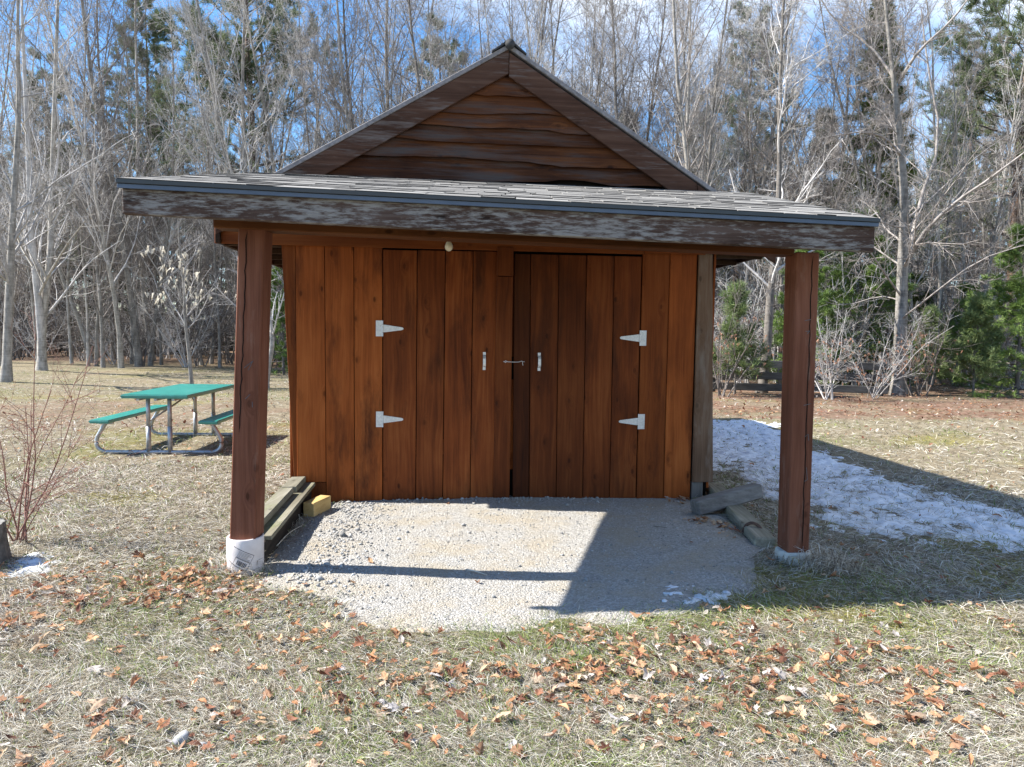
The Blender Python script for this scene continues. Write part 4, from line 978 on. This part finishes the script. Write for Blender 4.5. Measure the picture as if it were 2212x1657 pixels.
tree_obj('young_pine', ypine, gp(2010, 21.5), 1.5, .8, 'feathery young pine at the foot of the spreading bare tree')
tree_obj('young_pine', ypine, gp(2110, 20.5), 2.5, .9, 'feathery young pine right of the multi stemmed bush')
tree_obj('young_hemlock', hem, gp(612, 26), .9, .9, 'pale green evergreen seen between left post and shed')

# woods behind: prototypes, then copies
protos = []
for i, (h, r, nb, z0, ang, ratio) in enumerate([(17, .12, 34, .15, 34, .27), (15, .09, 32, .12, 32, .28), (18, .14, 32, .2, 40, .30), (13, .07, 32, .1, 30, .28), (16, .11, 34, .15, 42, .30), (14, .10, 34, .1, 36, .31), (19, .15, 32, .25, 38, .28)]):
    protos.append(bare_tree_meshes(50+i, h, r, nb, z0, ang, None, 9, 7, ratio, .07, mats=(('bark', 'twig'), ('bark_mid', 'twig_mid'), ('bark_dark', 'twig_mid'), ('bark', 'twig_mid'), ('bark_mid', 'twig'), ('bark_dark', 'twig_dark'), ('bark_mid', 'twig_mid'))[i], lean=((i % 3-1)*.06, 0), tw=1.12, n4=1)[:2])  # darker twig sets carry the shade within the wood in their colour
poles = [bare_tree_meshes(70+i, h, r, 46, .25, ang, None, 5, 5, .15, .10, mats=mm, lean=(ln, 0), tw=1.1, n4=1)[:2] for i, (h, r, ang, mm, ln) in enumerate([(17, .075, 26, ('bark', 'twig'), .02), (15, .06, 24, ('bark', 'twig_mid'), -.04), (18, .085, 28, ('bark_mid', 'twig'), .05)])]
shrubs = []
for i in range(4):
    rs = np.random.RandomState(90+i); ns = 9
    D = np.stack([rs.normal(0, .32, ns), rs.normal(0, .32, ns), np.ones(ns)], -1); P0 = np.stack([rs.normal(0, .14, ns), rs.normal(0, .14, ns), np.zeros(ns)], -1)
    s1, q1 = grow(rs, P0, D, rs.uniform(2.2, 4.2, ns), rs.uniform(.014, .03, ns), 8, .09, .03)
    p, d, L, R = spawn(rs, s1, q1, 9, .15, .98, 42, 14, .34, .4, .6); s2, q2 = grow(rs, p, d, L, np.maximum(R, .006), 5, .14, .03)
    p, d, L, R = spawn(rs, s2, q2, 7, .1, 1.0, 42, 14, .5, .3, .7); s3, q3 = grow(rs, p, d, L, np.maximum(R, .005), 3, .16, 0, .6)
    V, F = tubes(s1, q1, 5); a = np_mesh('stems', V, F, M['twig' if i % 2 else 'twig_dark']); V, F = join([tubes(s2, q2, 3), tubes(s3, q3, 3)]); c = np_mesh('crown', V, F, M['twig' if i % 2 else 'twig_dark'])
    shrubs.append((a, c, s3))
def copy_thing(kind, meshes, names, pos, rz_, sc, label, cat, group):
    e = empty(kind, pos, rz_); e.scale = (sc, sc, sc*random.Random(int(pos[0]*100)).uniform(.9, 1.12))
    for nme, me in zip(names, meshes):
        o = part(nme, me, e)
        if nme == 'branches': o['kind'] = 'stuff'
    return tag(e, label, cat, group)
R2 = random.Random(77)
def clear_of(px): return True
for i in range(176):
    px = -330+(2212+760)*((i*0.6180339)%1.0)
    Y = 27+34*R2.random()**1.25 if px < 1500 else 24+32*R2.random()**1.2
    if 700 < px < 1450: Y = max(Y, 30)
    p = gp(px, Y)
    copy_thing('bare_tree', protos[i % 7], ('trunk', 'crown'), p, R2.uniform(0, 6.28), R2.uniform(.8, 1.15),
               'thin bare grey tree in the wood left of the shed' if px < 640 else ('thin bare grey tree in the wood behind the shed roof' if px < 1500 else 'thin bare grey tree in the wood right of the shed'), 'tree',
               'bare trees of the wood left of the shed' if px < 640 else ('bare trees behind the shed roof' if px < 1500 else 'bare trees of the wood right of the shed'))
for i in range(34):
    px = 660+860*((i*0.6180339+.4)%1.0)
    copy_thing('bare_tree', protos[(i*3+1) % 7], ('trunk', 'crown'), gp(px, R2.uniform(27, 38)), R2.uniform(0, 6.28), R2.uniform(.9, 1.2), 'thin bare grey tree in the wood behind the shed roof', 'tree', 'bare trees behind the shed roof')
for i in range(66):
    px = -250+(2212+500)*((i*0.6180339+.17)%1.0); Y = R2.uniform(26.5, 42) if px < 1500 else R2.uniform(23, 38)
    if 680 < px < 1440: Y = max(Y, 28)
    zone = 'left of the shed' if px < 640 else ('behind the shed roof' if px < 1500 else 'right of the shed')
    copy_thing('sapling_pole', poles[i % 3], ('trunk', 'crown'), gp(px, Y), R2.uniform(0, 6.28), R2.uniform(.8, 1.15), 'slender straight pale pole tree in the wood '+zone, 'tree', 'slender pole trees of the wood '+zone)
dead = conifer_meshes(37, 9.5, .10, 90, .03, lambda t: 2.3*np.clip(1.1-t, .1, 1)**.5, lambda t: -5+25*t, -.01, 16, 3, .2, .02, 1, (.05, .045, .04), (.09, .08, .07), 'bark_dark', flat=.4)
for i in range(46):
    px = -300+1450*((i*0.6180339+.5)%1.0) if i < 34 else 1450+900*((i*0.6180339)%1.0)
    copy_thing('dead_spruce', (dead[0], dead[2]), ('trunk', 'crown'), gp(px, R2.uniform(34, 50)), R2.uniform(0, 6.28), R2.uniform(.8, 1.2), 'dark needleless spruce inside the left wood' if px < 1106 else 'dark needleless spruce inside the right wood', 'tree', 'dark needleless spruces of the left wood' if px < 1106 else 'dark needleless spruces of the right wood')
for i in range(110):
    px = -260+(2212+600)*((i*0.6180339+.3)%1.0)
    Y = R2.uniform(28, 44) if px < 1500 else R2.uniform(22.5, 36)
    s = shrubs[i % 4]
    copy_thing('bare_bush', s[:2], ('stems', 'crown'), gp(px, Y), R2.uniform(0, 6.28), R2.uniform(.8, 1.35), 'leafless twiggy bush at the edge of the left wood' if px < 1106 else 'leafless twiggy bush at the edge of the right wood', 'bush', 'twiggy bushes of the left wood edge' if px < 1106 else 'twiggy bushes of the right wood edge')
for i in range(92):
    px = -420+(2212+840)*((i*0.6180339+.71)%1.0); Y = R2.uniform(42, 68)
    left = px < 1106
    if i % 4 == 0: copy_thing('pine_tree', (pineB[0], pineB[1], pineB[2]), ('trunk', 'crown', 'branches'), gp(px, Y+4), R2.uniform(0, 6.28), R2.uniform(.65, .95), 'far pine deep in the left wood' if left else 'far pine deep in the right wood', 'tree', 'far pines of the left wood' if left else 'far pines of the right wood')
    else: copy_thing('spruce_tree', (spr2[0], spr2[1], spr2[2]), ('trunk', 'crown', 'branches'), gp(px, Y), R2.uniform(0, 6.28), R2.uniform(.75, 1.25), 'dark far spruce deep in the left wood' if left else 'dark far spruce deep in the right wood', 'tree', 'dark far spruces of the left wood' if left else 'dark far spruces of the right wood')
# bushes with clinging brown leaves on the right
def leafy(pos, k, sc, label):
    e = copy_thing('leafy_bush', shrubs[k][:2], ('stems', 'crown'), pos, 1.0+k, sc, label, 'bush', None)
    rs = np.random.RandomState(200+k); q = shrubs[k][2][:, -1]; q = q[q[:, 2] < 2.4]; q = q[rs.choice(len(q), min(110, len(q)), False)]
    V, F, cc = blades(rs, q, np.tile([0, 0, -1.0], (len(q), 1)), .11, .05, np.array([.36, .20, .13]), 2, .5, -.2, .3); part('dry_leaves', np_mesh('dry_leaves', V, F, M['leaf_pale'], cc), e); return e
leafy(gp(1990, 20.2), 0, .75, 'multi stemmed bush right of the spreading bare tree trunk')
leafy(gp(1800, 18.6), 1, .70, 'bush with clinging brown leaves just right of the right post')
leafy(gp(1560, 19.0), 2, .80, 'leaning pale bush against the right rear of the shed')
leafy(gp(1890, 19.0), 3, .70, 'thin stemmed bush with brown leaves left of the spreading tree')
# red stemmed shrub at the left edge
b = G(38, 1172); rs = np.random.RandomState(8); ns = 9
D = np.stack([rs.normal(.04, .20, ns), rs.normal(0, .18, ns), np.ones(ns)], -1); P0 = np.stack([rs.normal(0, .07, ns), rs.normal(0, .06, ns), np.zeros(ns)], -1)
s1, q1 = grow(rs, P0, D, rs.uniform(.9, 1.65, ns), rs.uniform(.004, .009, ns), 8, .06, .05)
p, d, L, R = spawn(rs, s1, q1, 8, .15, .95, 40, 12, .42, .45, .6); s2, q2 = grow(rs, p, d, L, np.maximum(R, .0022), 5, .10, .03)
p, d, L, R = spawn(rs, s2, q2, 4, .15, 1.0, 36, 12, .5, .3, .7); s3, q3 = grow(rs, p, d, L, np.maximum(R, .0014), 4, .12, .02, .6)
e = empty('red_stemmed_shrub', (b[0], b[1], float(hz(b[0], b[1])))); tag(e, 'leafless shrub with red brown stems at the left edge beside the stump', 'shrub')
V, F = tubes(s1, q1, 6); part('stems', np_mesh('stems', V, F, M['red_twig']), e); V, F = join([tubes(s2, q2, 4), tubes(s3, q3, 3)]); part('twigs', np_mesh('twigs', V, F, M['red_twig']), e)

# rail fence in the trees on the right
fe = empty('rail_fence', gp(1720, 20.1)); tag(fe, 'low fence of dark weathered rails among the trees on the right', 'fence')
fo = np.array(fe.location); fa = np.array(gp(1535, 20.3)); fb = np.array(gp(1925, 19.9))
for k, z in enumerate((.22, .55, .88)):
    for q in range(2):
        t0, t1 = (0, .5) if q == 0 else (.5, 1.0)
        a = fa+(fb-fa)*t0+[0, .012*(k % 2), z+.01*q]; c = fa+(fb-fa)*t1+[0, .012*(k % 2), z-.02]
        beam('rail', a-fo, c-fo+np.array([-.01, 0, 0]), .06, .21, M['fence'], fe, .01)
for t0 in (.03, .5, .97):
    p = fa+(fb-fa)*t0+[0, .12, 0]; beam('post', p-fo+np.array([0, 0, -.1]), p-fo+np.array([0, 0, 1.25]), .13, .13, M['fence'], fe, .012, (0, 1, 0))

# ------------------------------------------------------------------ grass
rs = np.random.RandomState(3)
LPOST = tow((-1.978, -1.958, 0)); RPOST = tow((1.872, -1.962, 0))
def field(n, r0, r1, amin=-50, amax=50, pw=1.0):
    """points around the camera foot, denser near"""
    u = rs.uniform(0, 1, n); r = r0*(r1/r0)**u; a = np.radians(rs.uniform(amin, amax, n)); return r*np.sin(a), r*np.cos(a)
def keep_grass(x, y, g):
    d = sdist(GRAVEL, x, y)+(fbm(x*3.2, y*3.2, 3, 4)-.5)*.30
    k = rs.uniform(0, 1, len(x)) > sstep(-.16, .22, d)**.6
    k &= ~inside(SHED, x, y)
    s = sstep(-.2, .7, sdist(SNOW, x, y)); k &= rs.uniform(0, 1, len(x)) > s*.5
    return k
x1, y1 = field(285000, 2.15, 9.5); x2, y2 = field(70000, 9.5, 30)
xs = np.concatenate([x1, x2]); ys = np.concatenate([y1, y2])
g, mo = masks(xs, ys); k = keep_grass(xs, ys, g)
ld = leafdens(xs, ys); k &= ~((ys > 12.5) & (rs.uniform(0, 1, len(xs)) < ld))
xs, ys, g, mo = xs[k], ys[k], g[k], mo[k]; n = len(xs); dist = np.hypot(xs, ys)
isg = rs.uniform(0, 1, n) < g*.9+.07
tall = np.exp(-((xs-RPOST[0]-.16)**2+(ys-RPOST[1]+.10)**2)/.05)*1.2 + .5*np.exp(-((xs-LPOST[0])**2+(ys-LPOST[1])**2)/.05)
isg &= tall < .3; lod = np.clip(dist/4.0, .8, 4.0)
L = rs.uniform(.038, .090, n)*np.where(isg, .85, 1.1)*(1+1.2*tall)*np.clip(lod, .8, 2.0)**.5
wd = rs.uniform(.0018, .0034, n)*lod
az = rs.uniform(0, 2*np.pi, n); clump = fbm(xs*2.0, ys*2.0, 66, 3)*9.0; az = np.where(rs.uniform(0, 1, n) < .55, clump+rs.normal(0, .6, n), az)
el = np.where(isg, rs.uniform(.35, 1.25, n), np.abs(rs.normal(.22, .30, n))+.03); el = np.where(tall > .25, rs.uniform(.4, 1.4, n), el)
D = np.stack([np.cos(az)*np.cos(el), np.sin(az)*np.cos(el), np.sin(el)], -1)
bend = np.stack([np.cos(az+rs.normal(0, .8, n)), np.sin(az+rs.normal(0, .8, n)), -rs.uniform(.1, .9, n)*np.sin(el)-.12], -1)*(L*.45)[:, None]
P0 = np.stack([xs, ys, hz(xs, ys)+rs.uniform(-.004, .012, n)], -1); side = norm(np.cross(D, rs.normal(0, .35, (n, 3))+[0, 0, 1.0]))*(wd*.5)[:, None]
mid = P0+D*(L*.55)[:, None]; tip = P0+D*L[:, None]+bend
tip[:, 2] = np.maximum(tip[:, 2], P0[:, 2]+.002); mid[:, 2] = np.maximum(mid[:, 2], P0[:, 2]+.004)
V = np.stack([P0-side, P0+side, mid+side*.9, mid-side*.9, tip], 1).reshape(-1, 3); b = (np.arange(n)*5)[:, None]
F = np.concatenate([b+[0, 1, 2], b+[0, 2, 3], b+[3, 2, 4]], 1).reshape(-1, 3)
straw = np.array([[.53, .490, .405], [.42, .380, .305], [.65, .625, .565], [.30, .26, .20], [.14, .115, .088]])[rs.choice(5, n, p=[.24, .23, .19, .17, .17])]
greens = np.array([[.16, .22, .055], [.24, .30, .085], [.11, .16, .045], [.30, .33, .12]])[rs.choice(4, n)]
col = np.where(isg[:, None], greens, straw)*rs.uniform(.8, 1.15, (n, 1)); col = np.where(((mo > .4) & (rs.uniform(0, 1, n) < .28*mo))[:, None], np.array([.30, .27, .07])*rs.uniform(.7, 1.2, (n, 1)), col)
gr = put(bpy.data.objects.new('grass', np_mesh('grass', V, F, M['blade'], np.repeat(col, 5, 0)))); tag(gr, 'matted dry winter grass with green blades near the gravel', 'grass', kind='stuff')

# ------------------------------------------------------------------ loose stones
def inpoly(n, poly):
    lo, hi = poly.min(0), poly.max(0); x = rs.uniform(lo[0], hi[0], n*2); y = rs.uniform(lo[1], hi[1], n*2); k = sdist(poly, x, y) > -.12; return x[k][:n], y[k][:n]
px_, py_ = inpoly(12000, GRAVEL)
lx = np.stack([(px_-O[0])*EX[0]+(py_-O[1])*EX[1], (px_-O[0])*EY[0]+(py_-O[1])*EY[1]], -1)
edge = np.exp(-((lx[:, 0]+1.45)/.30)**2)+1.0*np.exp(-((lx[:, 1]+.05)/.12)**2)*(lx[:, 0] < .9)
k = rs.uniform(0, 1, len(px_)) < .34+.6*edge; px_, py_, edge, lx = px_[k], py_[k], edge[k], lx[k]
e2x, e2y = inpoly(900, np.array([G(*p)[:2] for p in [(560, 1300), (650, 1290), (760, 1335), (740, 1355), (640, 1365), (560, 1345)]])); px_ = np.concatenate([px_, e2x]); py_ = np.concatenate([py_, e2y]); edge = np.concatenate([edge, np.zeros(len(e2x))])
n = len(px_); sz = (.0028+.0052*rs.uniform(0, 1, n)**2.5)*(1+1.3*np.clip(edge, 0, 1)*rs.uniform(.2, 1, n)); big = rs.uniform(0, 1, n) < .012; sz = np.where(big, sz*2.0+.006, sz)
t_ = (1+5**.5)/2; ico = np.array([(-1, t_, 0), (1, t_, 0), (-1, -t_, 0), (1, -t_, 0), (0, -1, t_), (0, 1, t_), (0, -1, -t_), (0, 1, -t_), (t_, 0, -1), (t_, 0, 1), (-t_, 0, -1), (-t_, 0, 1)])/1.9
icf = np.array([(0, 11, 5), (0, 5, 1), (0, 1, 7), (0, 7, 10), (0, 10, 11), (1, 5, 9), (5, 11, 4), (11, 10, 2), (10, 7, 6), (7, 1, 8), (3, 9, 4), (3, 4, 2), (3, 2, 6), (3, 6, 8), (3, 8, 9), (4, 9, 5), (2, 4, 11), (6, 2, 10), (8, 6, 7), (9, 8, 1)])
S = ico[None]*rs.uniform(.6, 1.25, (n, 12, 1))*sz[:, None, None]*rs.uniform(.6, 1.2, (n, 1, 3))*[1.25, 1.1, .85]
a = rs.uniform(0, 6.28, n); ca, sa = np.cos(a)[:, None], np.sin(a)[:, None]; S = np.stack([S[..., 0]*ca-S[..., 1]*sa, S[..., 0]*sa+S[..., 1]*ca, S[..., 2]], -1)
Dg = sdist(GRAVEL, px_, py_); S += np.stack([px_, py_, gh(px_, py_, Dg)*(Dg > 0)+hz(px_, py_)*(Dg <= 0)+sz*.35], -1)[:, None, :]
cc = rs.choice([.20, .29, .38, .48], n, p=[.2, .35, .3, .15])[:, None]*np.array([[1, .985, .95]])*rs.uniform(.85, 1.1, (n, 1))
m = N('loose_stones'); at = m.n('ShaderNodeAttribute', attribute_name='col').outputs['Color']; M['pebble'] = m.fin(m.mix(1.0, at, m.ramp(m.noise(m.coords(rand=False), 200, 3), [(.3, .8), (.7, 1.15)]), 'MULTIPLY'), .95, .1)
peb = put(bpy.data.objects.new('loose_gravel', np_mesh('loose_gravel', S.reshape(-1, 3), (icf[None]+(np.arange(n)*12)[:, None, None]).reshape(-1, 3), M['pebble'], np.repeat(cc, 12, 0)))); tag(peb, 'loose grey stones strewn over the gravel pad', 'gravel', kind='stuff')

# ------------------------------------------------------------------ fallen leaves
maple = [(0, -.52), (.05, -.30), (.30, -.36), (.26, -.20), (.50, -.10), (.38, .02), (.46, .24), (.26, .18), (.16, .24), (.14, .42), (0, .56)]
maple = maple+[(-x, y) for x, y in maple[-2:0:-1]]
oval = [(0, -.55), (.14, -.38), (.24, -.12), (.25, .12), (.16, .36), (0, .56), (-.16, .36), (-.25, .12), (-.24, -.12), (-.14, -.38)]
def leaf_geom(shape, seed, size=1.0):
    """folded and curled leaf: outline ring, inner ring and midrib point"""
    r = random.Random(seed); P = np.array(shape)*[1, 1]; n = len(P); P = P*np.array([[r.uniform(.72, 1.15)] for _ in range(n)])+np.array([[r.uniform(-.05, .05), r.uniform(-.05, .05)] for _ in range(n)])
    ring = np.vstack([P, P*.5, [[0, 0.02]]]); fold = r.uniform(.0, .65); cx_, cy_ = r.uniform(-.6, .9), r.uniform(-.6, .8)
    z = np.abs(ring[:, 0])*fold + cx_*ring[:, 0]**2*1.1 + cy_*ring[:, 1]**2*.9 + np.array([r.uniform(-.06, .06) for _ in ring])
    x = ring[:, 0]*(1-.42*fold); V = np.stack([x, ring[:, 1], z], -1)*size; V[:, 2] -= V[:, 2].min()
    F = []
    for i in range(n): j = (i+1) % n; F += [(i, j, n+j), (i, n+j, n+i), (n+i, n+j, 2*n)]
    return V, np.array(F)
protoV = [leaf_geom(maple if i % 2 else oval, 300+i) for i in range(12)]
NL = 42000; lxs, lys = field(NL, 2.2, 26, -50, 50)
dd = leafdens(lxs, lys); bank = (lys > 12.5); k = rs.uniform(0, 1, NL) < dd*np.where(lys < 8, .42, np.where(bank & (lxs > 3), .8, .30))
gk = sdist(GRAVEL, lxs, lys) < -.05+(rs.uniform(0, 1, NL) < .03)*.8; k &= gk & ~inside(SHED, lxs, lys)
k &= (sdist(SNOW, lxs, lys) < -.05) | (rs.uniform(0, 1, NL) < .30)
lxs, lys = lxs[k], lys[k]
# drift of leaves along the right side of the shed and at the right edging
def drift(n, pts, s):
    P = np.array([tow((a, b, 0))[:2] for a, b in pts]); i = rs.randint(0, len(P)-1, n); t = rs.uniform(0, 1, (n, 1)); return P[i]*(1-t)+P[i+1]*t+rs.normal(0, s, (n, 2))
dr_ = np.vstack([drift(190, [(2.14, .15), (2.18, 1.6), (2.2, 3.2)], .09), drift(45, [(1.55, -.9), (1.72, -1.3)], .08), drift(40, [(1.55, -.12), (2.05, -.12)], .06), drift(90, [(-2.3, -2.0), (-2.15, -2.25), (-1.75, -2.6)], .14)])
lxs = np.concatenate([lxs, dr_[:, 0]]); lys = np.concatenate([lys, dr_[:, 1]])
n = len(lxs); dist = np.hypot(lxs, lys); sz = .030+.060*rs.uniform(0, 1, n)**1.6*np.where(dist > 12, 1.5, 1.0)
order = np.argsort(-sz/dist*(rs.uniform(.85, 1.15, n))); front = order[:300]; rest = order[300:]
fr_mats = ['leaf_o', 'leaf_t', 'leaf_g', 'leaf_d']; fr_lab = {'leaf_o': ('orange brown curled leaf lying on the front lawn', 'orange brown leaves on the front lawn'), 'leaf_t': ('pale tan dry leaf lying on the front lawn', 'pale tan leaves on the front lawn'), 'leaf_g': ('silvery grey curled leaf lying on the front lawn', 'silvery grey leaves on the front lawn'), 'leaf_d': ('dark red brown leaf lying on the front lawn', 'dark red brown leaves on the front lawn')}
lm = {}
for i, (V, F) in enumerate(protoV):
    for mn in fr_mats: lm[(i, mn)] = np_mesh('fallen_leaf', V, F, M[mn])
for q in front:
    mn = fr_mats[rs.choice(4, p=[.42, .25, .11, .22])]; o = bpy.data.objects.new('fallen_leaf', lm[(rs.randint(12), mn)]); put(o)
    o.location = (lxs[q], lys[q], float(hz(lxs[q], lys[q]))+.002+.010*rs.uniform()); o.scale = (sz[q], sz[q]*rs.uniform(.7, 1.1), sz[q]); o.rotation_euler = (rs.normal(0, .28)+(math.pi if rs.uniform() < .3 else 0), rs.normal(0, .28), rs.uniform(0, 6.28))
    if abs(o.rotation_euler[0]) > 1.5: o.location.z += .03*sz[q]/.07
    tag(o, fr_lab[mn][0], 'leaf', fr_lab[mn][1])
Vs = []; Fs = []; Cs = []; off = 0
pal = np.array([[.36, .18, .092], [.46, .28, .16], [.24, .11, .066], [.45, .40, .36], [.56, .40, .26], [.13, .055, .035]])
for q in rest:
    V, F = protoV[rs.randint(12)]
    if dist[q] > 7: V, F = protoV[(rs.randint(6))*2]
    a, b_, c_ = rs.uniform(0, 6.28), rs.normal(0, .35), rs.normal(0, .35); ca, sa = math.cos(a), math.sin(a)
    v = V*sz[q]; v = np.stack([v[:, 0], v[:, 1]*math.cos(b_)-v[:, 2]*math.sin(b_), v[:, 1]*math.sin(b_)+v[:, 2]*math.cos(b_)], -1)
    v = np.stack([v[:, 0]*ca-v[:, 1]*sa, v[:, 0]*sa+v[:, 1]*ca, v[:, 2]], -1)
    v += [lxs[q], lys[q], float(hz(lxs[q], lys[q]))+.012+.02*rs.uniform()*(1+(dist[q] > 12))]
    Vs.append(v); Fs.append(F+off); off += len(v); Cs.append(np.tile(pal[rs.choice(6, p=[.3, .2, .2, .1, .1, .1] if dist[q] < 9 else [.16, .1, .32, .14, .06, .22])]*rs.uniform(.8, 1.2), (len(v), 1)))
lt = put(bpy.data.objects.new('leaf_litter', np_mesh('leaf_litter', np.vstack(Vs), np.vstack(Fs), M['litter'], np.vstack(Cs)))); tag(lt, 'scattered small dry leaves over the lawn and the leaf bank', 'leaf litter', kind='stuff')
